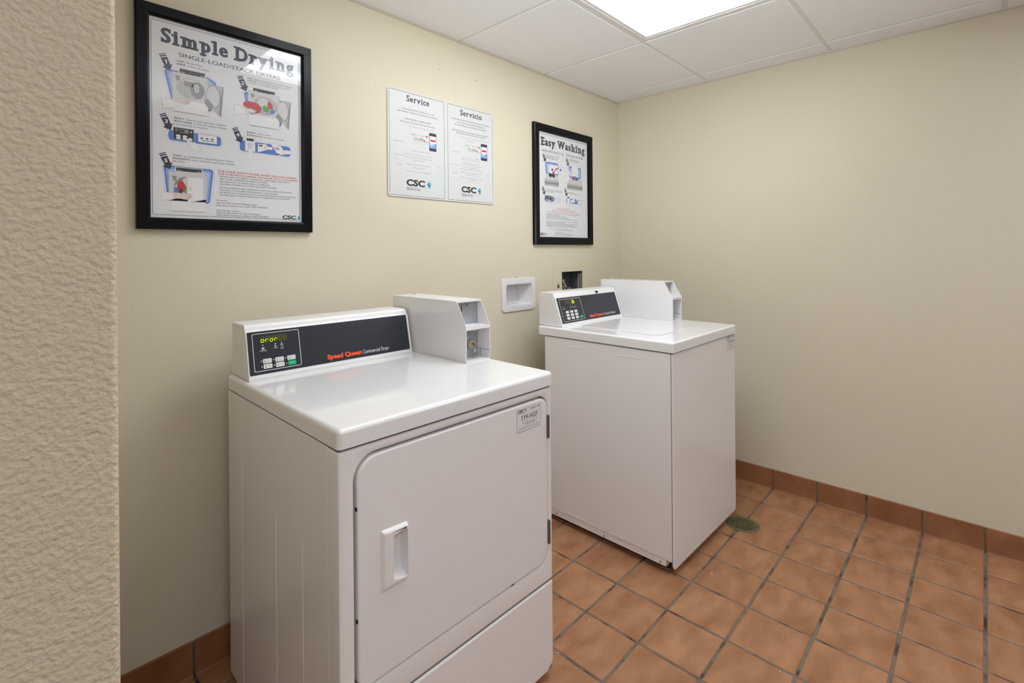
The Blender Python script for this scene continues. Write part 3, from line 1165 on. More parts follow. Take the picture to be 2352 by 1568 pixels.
# smear of spilled softener on the top
s = Shape()
px, py = dl(-2.068, -.315)
s.prism([(px + .026 * math.cos(a) * (1 + .25 * math.sin(3 * a)), py + .011 * math.sin(a) * (1 + .2 * math.cos(2 * a + 1))) for a in [R(18 * i) for i in range(20)]],
        .9152, .91545, 'z', M['smear'])
s.obj('softener_smear', t, label='faint bluish smear below the console')
for (X, Y, r) in ((-2.115, -.294, .006), (-2.173, -.289, .003), (-2.135, -.289, .003)):
    px, py = dl(X, Y)
    s = Shape()
    s.prism([(px + r * math.cos(a), py + r * .5 * math.sin(a)) for a in [R(36 * i) for i in range(10)]], .9152, .91542, 'z', M['smear'])
    s.obj('softener_spot', t)

xa, xb = dl(-2.3772, -.25)[0], dl(-1.831, -.25)[0]
yb = DD - .004
prof = [(yb, .9155), (.5445, .9155), (.5432, .9200), (.5440, .9240), (.5705, 1.0465), (.5765, 1.0520), (.5795, 1.0570),
        (.5805, 1.0640), (.5850, 1.0690), (.5920, 1.0708), (yb - .006, 1.0708), (yb, 1.066)]
pan, FT = console(t, xa, xb, prof, (.54205, .915), (.57017, 1.045),
                  (dl(-2.3735, -.25)[0], dl(-1.8400, -.25)[0], .0155, .1380))
cx0 = -DX
P = Print()
X = lambda x: x + cx0
P.line(rrect(X(-2.3650), X(-2.2325), .0245, .1310, .0035, 4), .0016, M['silk'], 1, True, False)
P.text('Commercial Dryer', X(-2.0268), X(-1.9290), .0260, .0120, M['silk'], 1, 0.0, res=3)
for (lx, ly) in ((-2.3383, .0973), (-2.3029, .0971), (-2.2851, .0969), (-2.3456, .0520), (-2.3112, .0518), (-2.2769, .0516), (-2.3450, .0365), (-2.3105, .0358), (-2.2762, .0357)):
    Q = Print()
    Q.ell(X(lx), ly, .0017, .0017, M['silk'], 1, seg=12)
    Q.emit('indicator_light', pan, FT)
P.poly([(X(-2.3425), .0905), (X(-2.3345), .0905), (X(-2.3345), .0865), (X(-2.3400), .0865)], M['silk'], 1)
P.text('INSERT', X(-2.3440), X(-2.3325), .0832, .0022, M['silk'], 1, .01)
P.text('COINS/CARD', X(-2.3478), X(-2.3278), .0797, .0024, M['silk'], 1, .01)
P.ell(X(-2.3033), .0915, .0022, .0018, M['silk'], 1)
P.text('COOL', X(-2.3065), X(-2.2990), .0868, .0021, M['silk'], 1)
P.text('DOWN', X(-2.3085), X(-2.2966), .0836, .0024, M['silk'], 1, .01)
P.line([(X(-2.2885), .0940), (X(-2.2815), .0895)], .0011, M['silk'], 1)
P.line([(X(-2.2815), .0940), (X(-2.2885), .0895)], .0011, M['silk'], 1)
P.text('CYCLE', X(-2.2885), X(-2.2810), .0845, .0022, M['silk'], 1, .01)
P.text('DONE', X(-2.2895), X(-2.2795), .0803, .0024, M['silk'], 1, .01)
P.text('0 0', X(-1.8510), X(-1.8440), .0185, .0016, M['silkg'], 1)
P.emit('panel_print', pan, FT)
P = Print()
P.text('Speed Queen', X(-2.1505), X(-2.0320), .0265, .0130, M['orange'], 1, .04, res=3)
P.emit('brand_lettering', pan, FT, label='heavy orange brand lettering')
P = Print()
P.rect(X(-2.3455), X(-2.2655), .1030, .1225, M['led_bg'], 1)
for i, (on, dim) in enumerate((('cdeg', 'abf'), ('eg', 'abcdf'), ('cdeg', 'abf'), ('eg', 'abcdf'), ('', 'abcdefg'), ('', 'abcdefg'))):
    seven(P, X(-2.3425 + i * .01265), .1058, .0078, .0150, on, dim)
P.emit('display', pan, FT, label='yellow-green segment display')


def therm(a, c):
    def f(P, cx, cy, w, h):
        P.line([(cx - w * .27, cy - h * .05), (cx - w * .27, cy + h * .34)], .0013, M['black'], 1)
        P.ell(cx - w * .27, cy - h * .22, .0016, .0016, M['black'], 1, seg=10)
        P.text(a, cx - w * .10, cx + w * .32, cy + h * .08, .0026, M['grey'], 1)
        P.text(c, cx - w * .10, cx + w * .36, cy - h * .26, .0026, M['grey'], 1)
    return f


def one_word(a, mm='grey', glyph=True):
    def f(P, cx, cy, w, h):
        if glyph:
            P.outline(cx - w * .38, cx - w * .24, cy - h * .28, cy + h * .28, .0006, M['black'], 1)
        P.text(a, cx - w * .18 if glyph else cx - w * .28, cx + w * .38 if glyph else cx + w * .28, cy - h * .1, .0028, M[mm], 1)
    return f


for (bx, by, dr) in ((-2.3295, .0512, therm('HIGH', 'TEMP')), (-2.2951, .0508, therm('LOW', 'TEMP')), (-2.2609, .0508, therm('NO', 'HEAT')),
                     (-2.3288, .0361, therm('MED', 'TEMP')), (-2.2945, .0357, one_word('DELICATE'))):
    face_button(pan, FT, X(bx), by, .0240, .0128, 'button', 'button', dr)
face_button(pan, FT, X(-2.2601), .0355, .0240, .0130, 'gbutton', 'start_button', one_word('START', 'silk', False), 'green start button')
a = dl(-1.8197, -.54)
c = dl(-1.7130, -.54)
coin_box(t, a[0], c[0], dl(-1.82, -.117)[1], dl(-1.77, -.5405)[1], dl(-1.77, -.4935)[1], dl(-1.77, -.480)[1], 1.1125, 1.0310, .9155, True)

# ---- washer
WX, WY, WYAW = -1.0505, -0.8707, -0.0125
WW, WD = 0.6400, 0.6505
wl = local(WX, WY, WYAW)
washer = thing('washing_machine', 'white top-loading coin washer in the far corner beside the right wall', 'washer', (WX, WY, 0), WYAW)
t = washer
s = Shape()
s.box(0, WW, .0085, WD, .056, .8695, M['white'], .003, 2)
s.box(.0018, WW, .035, WD, .0285, .060, M['white'], .002, 1)
cabinet = s.obj('cabinet', t)
s = Shape()
s.prism(rrect(0, WW, .0278, .8690, (.016, .016, .004, .004), 5), 0, .0075, 'y', M['white'], .0055, 3)
s.obj('front_panel', t)
s = Shape()
s.box(.002, WW - .002, .006, .012, .04, .866, M['gapgrey'])
s.obj('panel_seam', t)
s = Shape()
s.box(.003, WW - .003, .004, WD - .004, .866, .880, M['gapgrey'])
s.obj('panel_seam', t)
for (y0, y1, z0, z1) in ((.125, .27, .8318, .8335), (.398, .543, .8335, .8355), (.124, .276, .0655, .0672), (.394, .538, .0675, .0690),
                         (.5365, .5375, .075, .36), (.3935, .3945, .075, .27)):
    s = Shape()
    s.box(-.0010, .001, y0, y1, z0, z1, M['white'], .0005, 1)
    s.obj('pressed_line', cabinet)
for (y, z) in ((.585, .0425), (.323, .0395), (.059, .041)):
    s = Shape()
    s.lathe([(.0042, 0.004), (.0042, -.0003), (.003, -.0012)], (0, y, z), 'x', M['steel'], 14)
    s.obj('flange_screw', cabinet)
for (x, y) in ((.06, .06), (WW - .06, .06), (.06, WD - .06), (WW - .06, WD - .06)):
    s = Shape()
    s.lathe([(.018, 0), (.020, .004), (.020, .012), (.008, .014), (.008, .031)], (x, y, 0), 'z', M['gap'], 16)
    s.obj('foot', t)
s = Shape()
s.box(-.0035, WW + .0020, -.0050, wl(-1.047, -.181)[1], .8745, .9152, M['top'], .008, 4,
      only=lambda e: not all(v.co.z < .88 for v in e.verts))
s.obj('washer_top', t)
lx0, lx1 = wl(-.938, -.5)[0], wl(-.520, -.5)[0]
ly0, ly1 = wl(-.7, -.762)[1], wl(-.7, -.345)[1]
s = Shape()
s.prism(rrect(lx0, lx1, ly0, ly1, .035, 6), .9150, .9188, 'z', M['top'], .0028, 3)
lid = s.obj('lid', t)
s = Shape()
hx = wl(-.70, -.77)[0]
s.prism([(hx - .034, ly0 + .006), (hx - .026, ly0 - .011), (hx + .026, ly0 - .011), (hx + .034, ly0 + .006)], .9150, .9182, 'z', M['top'], .002, 2)
s.obj('lid_handle', lid)
xa, xb = wl(-1.0245, -.3)[0], wl(-.4985, -.3)[0]
fy0, fy1 = wl(-.75, -.318)[1], wl(-.75, -.270)[1]
yb = wl(-.75, -.172)[1]
ff = lambda q: fy0 + (fy1 - fy0) * q
prof = [(yb, .9155), (ff(0), .9155), (ff(.985), 1.054), (ff(1.10), 1.0590), (ff(1.14), 1.0670), (ff(1.20), 1.0725), (ff(1.32), 1.0745), (yb - .006, 1.0745), (yb, 1.070)]
pan, FT = console(t, xa, xb, prof, (fy0, .915), (fy1, 1.058), (wl(-1.0165, -.3)[0], wl(-.5140, -.3)[0], .0165, .1410))
cx0 = -WX
P = Print()
X = lambda x: x + cx0
P.line(rrect(X(-1.0085), X(-.8425), .0248, .1326, .0035, 4), .0016, M['silk'], 1, True, False)
P.text('Commercial Washer', X(-.6755), X(-.5660), .0275, .0115, M['silk'], 1, 0.0, res=3)
for lx, w2 in ((-.9313, 'SOAK'), (-.9130, 'RINSE'), (-.8946, 'SPIN')):
    Q = Print()
    Q.ell(X(lx), .0998, .0016, .0016, M['silkg'], 1, seg=10)
    Q.emit('indicator_light', pan, FT)
    P.rect(X(lx - .003), X(lx + .003), .0905, .0950, M['silkg'], 1)
    P.text(w2, X(lx - .0052), X(lx + .0056), .0862, .0026, M['silk'], 1, .01)
P.ell(X(-.9874), .0965, .0016, .0016, M['silk'], 1, seg=10)
P.line([(X(-.9890), .0935), (X(-.9850), .0900)], .0012, M['silk'], 1)
P.text('INSERT', X(-.9935), X(-.9795), .0862, .0026, M['silk'], 1)
P.text('COINS/CARD', X(-.9965), X(-.9740), .0822, .0026, M['silk'], 1)
for i, w2 in enumerate(('HOT', 'WARM', 'COLD')):
    P.text(w2, X(-.9955), X(-.9830), .0675 - i * .0154, .0026, M['silkg'], 1)
for i in range(2):
    P.rect(X(-.9960), X(-.8930), .0605 - i * .0154, .0608 - i * .0154, M['silkg'], 1)
P.emit('panel_print', pan, FT)
P = Print()
P.text('Speed Queen', X(-.7975), X(-.6810), .0275, .0125, M['orange'], 1, .04, res=3)
P.emit('brand_lettering', pan, FT, label='heavy orange brand lettering')
P = Print()
P.rect(X(-.9635), X(-.8905), .1075, .1262, M['led_bg2'], 1)
P.rect(X(-.9180), X(-.8910), .1078, .1259, M['led_bg'], 2)
seven(P, X(-.9165), .1090, .0085, .0150, 'abcdg', '', 3, .0018)
seven(P, X(-.9040), .1090, .0085, .0150, 'acdefg', '', 3, .0018)
P.emit('display', pan, FT, label='brown display window lit yellow at the right end')
words = (('HOT', 'WARM', 'COLD'), ('HOT', 'WARM', 'COLD'), ('HOT', 'WARM', 'COLD'))
for i in range(3):
    for j in range(3):
        def dr(P, cx, cy, w, h, k=i * 3 + j):
            P.text(('NORMAL', 'PERM', 'DELICATE', 'HEAVY', 'MED', 'LIGHT', 'HOT', 'WARM', 'COLD')[k], cx - w * .34, cx + w * .34, cy - h * .12, .0030, M['grey'], 1)
        face_button(pan, FT, X(-.9686 + j * .0338), .0690 - i * .0154, .0225, .0112, 'button', 'button', dr)
face_button(pan, FT, X(-.8663), .0387, .0235, .0115, 'gbutton', 'start_button', one_word('START', 'silk', False), 'green start button')
s = Shape()
kc = FT @ Vector((X(-.6870), .1515, .0))
s.lathe([(.0062, .004), (.0062, -.0060), (.0050, -.0072)], tuple(kc), 'y', M['black'], 18)
s.obj('plug', t, label='small round black plug above the washer panel')
P = Print()
Ts = Matrix(((0, 0, -1, xa - .0001), (-1, 0, 0, 0), (0, 1, 0, 0), (0, 0, 0, 1)))
for i, (w2, m2) in enumerate((('REFER TO MANUAL', 'silkg'), ('LAUNDRY', 'lgrey'), ('CAUTION', 'lgrey'))):
    P.text(w2, -yb + .014 + i * .0085, -yb + .052 + i * .0085, 1.050, .0034, M[m2], 1, rot=-math.pi / 2)
P.emit('side_lettering', t, Ts)
coin_box(t, wl(-.4950, -.6)[0], wl(-.3965, -.6)[0], wl(-.494, -.175)[1], wl(-.45, -.607)[1], wl(-.45, -.560)[1], wl(-.45, -.548)[1], 1.1130, 1.0335, .9155, False)
sticker(t, wl(-.5095, -.87)[0], wl(-.4125, -.87)[0], .8035, .8685, -.0003, '118-HGF')


# ------------------------------------------------------------------ framed posters and the service sign
WT = Matrix(((1, 0, 0, 0), (0, 0, -1, 0), (0, 1, 0, 0), (0, 0, 0, 1)))     # (u,v,w) -> (x, -w, z)


def framed(name, label, x0, x1, z0, z1, rail, lean, group):
    """frame of four mitred rails, paper sheet and glass; returns thing, sheet and the sheet's print matrix and size"""
    cx, w, h = (x0 + x1) / 2, x1 - x0, z1 - z0
    t = thing(name, label, 'poster', (cx, 0, z0), 0, group)
    t.rotation_euler = (lean, 0, 0)
    O = [(-w / 2, 0), (w / 2, 0), (w / 2, h), (-w / 2, h)]
    I = [(-w / 2 + rail, rail), (w / 2 - rail, rail), (w / 2 - rail, h - rail), (-w / 2 + rail, h - rail)]
    B = [(-w / 2 + .006, .006), (w / 2 - .006, .006), (w / 2 - .006, h - .006), (-w / 2 + .006, h - .006)]
    for i in range(4):
        j = (i + 1) % 4
        lerp = lambda p, q, f: (p[0] + (q[0] - p[0]) * f, p[1] + (q[1] - p[1]) * f)
        prof = [(0.0, -.001), (0.0, -.018), (.10, -.022), (.80, -.0205), (.97, -.0175), (1.0, -.014), (1.0, -.001)]
        A = [(*lerp(O[i], I[i], f), y) for f, y in prof]
        C = [(*lerp(O[j], I[j], f), y) for f, y in prof]
        k = len(prof)
        vs = [(p[0], p[2], p[1]) for p in A + C]
        fs = [[q, (q + 1) % k, k + (q + 1) % k, k + q] for q in range(k)] + [list(range(k))[::-1], list(range(k, 2 * k))]
        bm = bmesh.new()
        V = [bm.verts.new(v) for v in vs]
        for f in fs:
            bm.faces.new([V[q] for q in f])
        bmesh.ops.recalc_face_normals(bm, faces=bm.faces)
        s = Shape()
        s.take(bm, M['frame'], None, False)
        s.obj('frame_rail', t)
    sw, shh = w - 2 * rail + .006, h - 2 * rail + .006
    s = Shape()
    s.box(-sw / 2, sw / 2, -.0075, -.002, rail - .003, h - rail + .003, M['sheet'])
    sheet = s.obj('poster_sheet', t)
    s = Shape()
    s.box(-sw / 2, sw / 2, -.0130, -.0115, rail - .003, h - rail + .003, M['glass'])
    s.obj('glass', t)
    T = Matrix.Translation((0, -.0075, h / 2)) @ WT
    return t, sheet, T, w - 2 * rail, h - 2 * rail


def arrow(P, x, y, num, L=.049, wd=.0175):
    """slanted numbered arrow; x,y = fraction of the middle of its top stripes"""
    c = Vector(P.c((x, y)))
    dd = Vector((.40, -.917)).normalized()
    nn = Vector((-dd.y, dd.x))
    q = lambda a, w_: tuple(c + dd * a * L + nn * w_ * wd)
    for (a, e) in ((0, .055), (.095, .17)):
        P.poly([q(a, -.5), q(a, .5), q(e, .5), q(e, -.5)], M['navy'], 6, False)
    P.poly([q(.22, -.5), q(.22, .5), q(.70, .46), q(.64, .85), q(1.02, .0), q(.74, -.85), q(.70, -.46)], M['navy'], 6, False)
    P.text(num, 0, None, 0, .001, M['paper2'], 7) if 0 else None
    vs, fs, a, e = glyphs(num, .0, 3)
    vs, fs = embolden(vs, fs, .035, .02)
    ch = wd * .62
    sy = ch / CAP
    m = c + dd * .47 * L
    P.sh.raw([(m.x + (p[0] - (a + e) / 2) * sy * 1.15, m.y + (p[1] - CAP / 2) * sy, (7 + p[2]) * P.STEP) for p in vs], fs, M['paper2'])


def blob(P, pts, r=.012, grad=True):
    """blue illustration ground: thin dark outline, white band, blue shading to pale in the middle"""
    q = rpoly([P.c(p) for p in pts], r)
    P.poly(q, M['mblue'], 1, False)
    P.poly(inset(q, .0006), M['paper2'], 2, False)
    q2 = inset(q, .0045)
    P.poly(q2, M['blue'], 3, False)
    if grad:
        P.poly(inset(q2, .005), M['mblue'], 4, False)
        P.poly(inset(q2, .011), M['lblue'], 5, False)


def hand(P, x, y, sc, flip=1, m='skin', lay=14):
    """pointing hand drawn in outline; x,y fraction of the wrist, fingers towards +u*flip"""
    c = Vector(P.c((x, y)))
    pts = [(-1.3, -.55), (-.2, -.5), (.3, -.62), (.95, -.60), (1.0, -.45), (.55, -.36), (1.25, -.34), (1.3, -.16), (.65, -.12), (1.4, -.05), (1.4, .13),
           (.65, .12), (1.2, .22), (1.2, .38), (.5, .34), (.2, .62), (-.1, .55), (0, .35), (-.3, .42), (-1.3, .5)]
    q = [(c.x + p[0] * sc * flip, c.y + p[1] * sc) for p in pts]
    P.poly(q, M[m], lay, False)
    P.line(q, .0005, M['grey'], lay + 1, True, False)


def sleeve(P, pts, lay=12):
    P.poly(pts, M['paper2'], lay)
    P.line(pts, .0006, M['grey'], lay + 1)


def draw_dryer(P, x0, x1, yt, yb, ym):
    """front view of an open dryer: console, body, drum"""
    w = x1 - x0
    P.rect(x0, x1, yt, ym, M['pgrey'], 7)
    P.rect(x0 - w * .0, x1 - w * .02, ym, yb, M['paper2'], 7)
    P.outline(x0, x1 - .004, yt, yb, .0007, M['grey'], 8)
    P.rect(x0 + w * .03, x1 - w * .06, yb - .004, yb, M['lgrey'], 8)
    P.line([(x0, ym), (x1 - .004, ym)], .0008, M['lgrey'], 9)


def mini_console(P, x0, x1, y0, y1):
    P.rect(x0, x1, y0, y1, M['paper2'], 9)
    P.outline(x0, x1, y0, y1, .0006, M['grey'], 10)
    P.rect(x0 + .006, x1 - .006, y0 + .003, y1 - .005, M['black'], 10)
    for f in (.10, .17, .80, .86, .92):
        P.rect(x0 + (x1 - x0) * f, x0 + (x1 - x0) * (f + .035), y0 + (y1 - y0) * .58, y0 + (y1 - y0) * .72, M['paper2'], 11)


def mini_panel(P, x0, x1, y0, y1, num='45'):
    P.rect(x0, x1, y0, y1, M['black'], 8)
    P.outline(x0, x1, y0, y1, .0012, M['lgrey'], 9)
    w, h = x1 - x0, y1 - y0
    P.outline(x0 + w * .30, x0 + w * .76, y0 + h * .12, y0 + h * .36, .0008, M['paper2'], 9)
    P.text(num, x0 + w * .53, x0 + w * .72, y0 + h * .32, .0050, M['paper2'], 9)
    P.ell(x0 + w * .87, y0 + h * .24, .0022, .0022, M['paper2'], 9)
    P.line([(x0 + w * .1, y0 + h * .18), (x0 + w * .2, y0 + h * .12)], .0012, M['paper2'], 9)
    P.line([(x0 + w * .12, y0 + h * .32), (x0 + w * .22, y0 + h * .24)], .0012, M['paper2'], 9)
    for (fx, fy) in ((.24, .68), (.56, .68), (.24, .86), (.56, .86), (.82, .86)):
        P.ell(x0 + w * fx, y0 + h * fy, .0062 * w / .12, .0040, M['paper2'], 9)


# ---- poster over the dryer
X0, X1, Z0, Z1 = -2.590, -2.0815, 1.3485, 2.0010
t1, sheet1, T1, PW, PH = framed('framed_poster', 'large black-framed drying instruction poster above the dryer', X0, X1, Z0, Z1, .0345, R(-.0), 'framed instruction posters')
P = Print(PW, PH)
P.outline(.012, .985, .014, .985, .0012, M['navy'], 1, .006)
P.emit('border_line', sheet1, T1)
P = Print(PW, PH)
P.text('Simple Drying', .066, .945, .114, .0400, M['navy'], 1, serif=True)
P.emit('title', sheet1, T1)
P = Print(PW, PH)
P.text('SINGLE-LOAD/STACK DRYERS', .167, .838, .171, .0118, M['black'], 1, .008, res=3)
P.emit('subtitle', sheet1, T1)
P = Print(PW, PH)


def two(P, x, y, boldw, rest, x1, cap=.0050, m='black'):
    """an instruction line: its first word heavy, the rest plain"""
    nb, nr = len(boldw) * 1.35, len(rest)
    xm = x + (x1 - x) * nb / (nb + nr + 1.2)
    P.text(boldw, x, xm, y, cap, M[m], 1, .03)
    P.text(rest, xm + (x1 - x) * 1.2 / (nb + nr + 1.2), x1, y, cap, M['black'], 1, .008)


two(P, .152, .198, 'CLEAN', 'the lint filter', .312)
two(P, .151, .214, 'LIMPIE', 'el filtro de pelusa', .350)
two(P, .602, .203, 'LOAD', 'clothes loosely and close door securely', .924, .0042)
two(P, .602, .216, 'COLOQUE', 'las prendas de modo que no sature', .912, .0042)
P.text('la maquina y cierre bien la puerta', .602, .822, .228, .0040, M['black'], 1, .008)
two(P, .136, .493, 'SELECT', 'desired cycle and start machine', .452)
two(P, .135, .508, 'SELECCIONE', 'el ciclo de secado deseado', .460)
P.text('y en encienda la secadora', .134, .336, .523, .0048, M['black'], 1, .008)
two(P, .595, .508, 'INSERT', 'card or coin', .762, .0046)
two(P, .595, .523, 'INTRODUZCA', 'la tarjeta o moneda', .868, .0046)
two(P, .128, .684, 'START', 'by closing door and pushing start button', .504)
two(P, .128, .699, 'ENCIENDIDO', 'cierre la puerta y presione el botón', .512)
P.text('de inicio', .128, .198, .713, .0048, M['black'], 1, .008)
P.emit('instruction_text', sheet1, T1)
P = Print(PW, PH)
P.text('FOR YOUR SAFETY PLEASE AVOID THE FOLLOWING', .402, .957, .743, .0056, M['red'], 1, .03)
P.text('POR SU PROPIA SEGURIDAD, POR FAVOR EVITE LO SIGUIENTE', .402, .967, .757, .0048, M['red'], 1, .03)
for (tx, xr, y) in (('· DRYING ITEMS CONTAINING COOKING OIL, FOAM RUBBER, GASOLINE OR', .905, .7705), ('  ANY OTHER FLAMMABLE MATERIALS OR FUMES.', .738, .7835),
                    ('· REACHING INTO THE DRYER WHILE IT IS OPERATING.', .762, .7975), ('· ALLOWING CHILDREN TO PLAY ON OR AROUND THE DRYER.', .808, .8110),
                    ('· NO SEQUE PRENDAS QUE CONTENGAN ACEITE DE COCINA, GOMA ESPUMA,', .925, .8300), ('  GASOLINA O CUALQUIER OTRO MATERIAL O GAS FLAMABLE.', .815, .8435),
                    ('· NO INTRODUZCA LAS MANOS EN LA SECADORA MIENTRAS ESTÁ EN FUNCIONAMIENTO.', .962, .8570), ('· NO DEJE QUE LOS NIÑOS JUEGUEN EN O ALREDEDOR DE LA SECADORA.', .908, .8700)):
    P.text(tx, .404 if tx[0] == '·' else .411, xr, y, .0044, M['black'], 1, .012)
P.emit('safety_text', sheet1, T1)
P = Print(PW, PH)
for (tx, xr, y) in (('For service', .462, .9000), ('use the CSC Service Request App', .660, .9135), ('visit www.cscsw.com or call 1-877-264-6622', .738, .9270),
                    ('Para solicitar servicio', .538, .9540), ('utilice la aplicación CSC Service Request', .690, .9665), ('visite www.cscsw.com o llame al 1-877-264-6622', .746, .9790)):
    P.text(tx, .388, xr, y, .0050, M['black'], 1, .012)
P.emit('service_text', sheet1, T1)
P = Print(PW, PH)
P.rect(.836, .998, .953, .999, M['paper2'], 1)
csc_mark(P, .848, .992, .9815, .0115, 'black', 3)
P.line([(.850, .9865), (.985, .9865)], .0006, M['lgrey'], 3)
P.text('SERVICEWORKS', .852, .985, .9970, .0042, M['lgrey'], 3)
P.emit('company_logo', sheet1, T1)
# the five drawings
P = Print(PW, PH)
blob(P, [(.069, .243), (.330, .236), (.405, .262), (.378, .432), (.125, .442)])
draw_dryer(P, .128, .346, .254, .456, .387)
mini_console(P, .165, .330, .228, .259)
P.poly([(.145, .270), (.175, .270), (.170, .292), (.155, .298)], M['grey'], 9)
P.ell(.238, .326, .0375, .0305, M['grey'], 9)
P.ell(.238, .326, .0362, .0293, M['pgrey'], 10)
P.ell(.214, .330, .0240, .0255, M['lgrey'], 11)
P.poly([(.195, .292), (.252, .290), (.252, .315), (.200, .318)], M['grey'], 12)
P.ell(.277, .329, .0185, .0255, M['grey'], 12)
P.ell(.272, .318, .0062, .0120, M['paper2'], 13)
P.ell(.272, .318, .0042, .0092, M['lgrey'], 14)
P.poly([(.352, .280), (.441, .281), (.424, .448), (.318, .372)], M['lgrey'], 15)
P.line([(.352, .280), (.441, .281), (.424, .448), (.318, .372)], .0008, M['grey'], 16, True)
P.poly([(.430, .300), (.441, .281), (.424, .448), (.408, .430)], M['grey'], 16)
P.ell(.375, .345, .0205, .0360, M['grey'], 17)
P.ell(.373, .345, .0185, .0340, M['pgrey'], 18)
P.poly([(.338, .358), (.378, .395), (.360, .426), (.318, .385)], M['grey'], 19)
P.poly([(.378, .395), (.382, .418), (.360, .426)], M['pgrey'], 20)
sleeve(P, [(.066, .402), (.130, .398), (.158, .392), (.172, .425), (.150, .436), (.075, .452)], 20)
hand(P, .185, .394, .0150, lay=22)
P.emit('illustration', sheet1, T1)
P = Print(PW, PH)
blob(P, [(.563, .276), (.800, .268), (.870, .292), (.852, .452), (.620, .468)])
draw_dryer(P, .606, .836, .267, .464, .398)
mini_console(P, .636, .806, .246, .272)
P.poly([(.622, .283), (.652, .283), (.648, .302), (.632, .308)], M['grey'], 9)
P.ell(.730, .337, .0370, .0300, M['grey'], 9)
P.ell(.730, .335, .0355, .0285, M['lgrey'], 10)
P.ell(.718, .330, .0200, .0200, M['pgrey'], 11)
P.poly([(.742, .330), (.752, .306), (.772, .318), (.786, .335), (.778, .352), (.748, .352)], M['red'], 12)
P.poly([(.706, .345), (.728, .336), (.758, .352), (.752, .376), (.712, .372)], M['green'], 13)
P.poly([(.762, .360), (.788, .348), (.800, .362), (.790, .378), (.764, .378)], M['blue'], 13)
P.poly(rpoly([P.c(p) for p in [(.568, .345), (.600, .328), (.672, .332), (.706, .356), (.690, .384), (.634, .400), (.612, .372), (.575, .362)]], .006), M['red'], 14, False)
P.poly([(.612, .376), (.634, .400), (.628, .404), (.606, .380)], M['blue'], 15)
P.poly([(.846, .288), (.923, .287), (.903, .455), (.815, .382)], M['lgrey'], 15)
P.poly([(.912, .305), (.923, .287), (.903, .455), (.888, .438)], M['grey'], 16)
P.ell(.860, .350, .0195, .0340, M['grey'], 17)
P.ell(.858, .350, .0175, .0322, M['pgrey'], 18)
P.poly([(.824, .366), (.862, .400), (.846, .430), (.806, .390)], M['grey'], 19)
P.poly([(.862, .400), (.866, .420), (.846, .430)], M['pgrey'], 20)
sleeve(P, [(.508, .366), (.545, .362), (.588, .378), (.596, .404), (.560, .408), (.520, .420)], 20)
hand(P, .622, .380, .0125, m='lskin', lay=22)
P.emit('illustration', sheet1, T1)
P = Print(PW, PH)
blob(P, [(.093, .545), (.434, .545), (.434, .614), (.093, .614)], .013, False)
mini_panel(P, .132, .252, .536, .598)
P.rect(.278, .396, .553, .597, M['paper2'], 8)
P.outline(.278, .396, .553, .597, .0010, M['black'], 9)
for f in (.300, .333, .366):
    P.rect(f - .007, f + .008, .571, .578, M['black'], 9)
    P.rect(f - .010, f + .012, .565, .566, M['lgrey'], 9)
P.rect(.300, .375, .584, .587, M['black'], 9)
P.poly([(.205, .597), (.214, .592), (.246, .604), (.258, .600), (.282, .620), (.294, .634), (.278, .648), (.262, .642), (.222, .640), (.222, .634), (.238, .630)], M['paper2'], 12)
P.line([(.205, .597), (.214, .592), (.246, .604), (.258, .600), (.282, .620), (.294, .634), (.278, .648), (.262, .642), (.222, .640), (.222, .634), (.238, .630)], .0005, M['grey'], 13, True)
P.line([(.290, .640), (.300, .652), (.312, .640)], .0004, M['lgrey'], 13)
P.emit('illustration', sheet1, T1)
P = Print(PW, PH)
blob(P, [(.535, .546), (.925, .546), (.925, .622), (.535, .622)], .013, False)
P.rect(.582, .653, .529, .611, M['paper2'], 8)
P.outline(.582, .653, .529, .611, .0008, M['grey'], 9)
P.rect(.592, .643, .538, .552, M['black'], 9)
P.rect(.604, .630, .560, .600, M['pgrey'], 9)
P.line([(.596, .564), (.596, .572), (.606, .576)], .0006, M['grey'], 10)
P.line([(.640, .564), (.640, .572), (.630, .576)], .0006, M['grey'], 10)
P.poly([(.602, .628), (.606, .598), (.614, .584), (.622, .590), (.634, .602), (.632, .628), (.640, .652), (.600, .652)], M['paper2'], 12)
P.line([(.602, .628), (.606, .598), (.614, .584), (.622, .590), (.634, .602), (.632, .628)], .0005, M['grey'], 13)
P.poly([(.670, .562), (.736, .556), (.740, .590), (.670, .612)], M['paper2'], 8)
P.line([(.670, .562), (.736, .556), (.740, .590), (.670, .612)], .0010, M['black'], 9, True)
P.rect(.678, .704, .566, .574, M['black'], 10)
hand(P, .748, .578, .0100, -1, 'paper2', 12)
P.poly([(.765, .550), (.842, .558), (.880, .600), (.820, .614)], M['paper2'], 8)
P.poly([(.790, .566), (.826, .566), (.838, .580), (.802, .584)], M['lgrey'], 9)
P.poly([(.800, .606), (.826, .602), (.838, .606), (.812, .612)], M['black'], 9)
P.poly([(.845, .586), (.880, .576), (.922, .578), (.925, .592), (.892, .600), (.852, .598)], M['paper2'], 11)
P.line([(.845, .586), (.880, .576), (.922, .578), (.925, .592), (.892, .600), (.852, .598)], .0005, M['grey'], 12, True)
P.line([(.960, .572), (.930, .576), (.922, .590), (.950, .606)], .0005, M['lgrey'], 13)
P.emit('illustration', sheet1, T1)
P = Print(PW, PH)
blob(P, [(.063, .727), (.384, .727), (.355, .930), (.087, .912)])
P.rect(.103, .328, .763, .912, M['pgrey'], 7)
P.rect(.114, .324, .898, .967, M['paper2'], 7)
P.outline(.103, .328, .763, .898, .0007, M['grey'], 8)
P.outline(.114, .324, .898, .967, .0007, M['grey'], 8)
P.rect(.120, .318, .963, .968, M['lgrey'], 9)
mini_console(P, .140, .305, .738, .764)
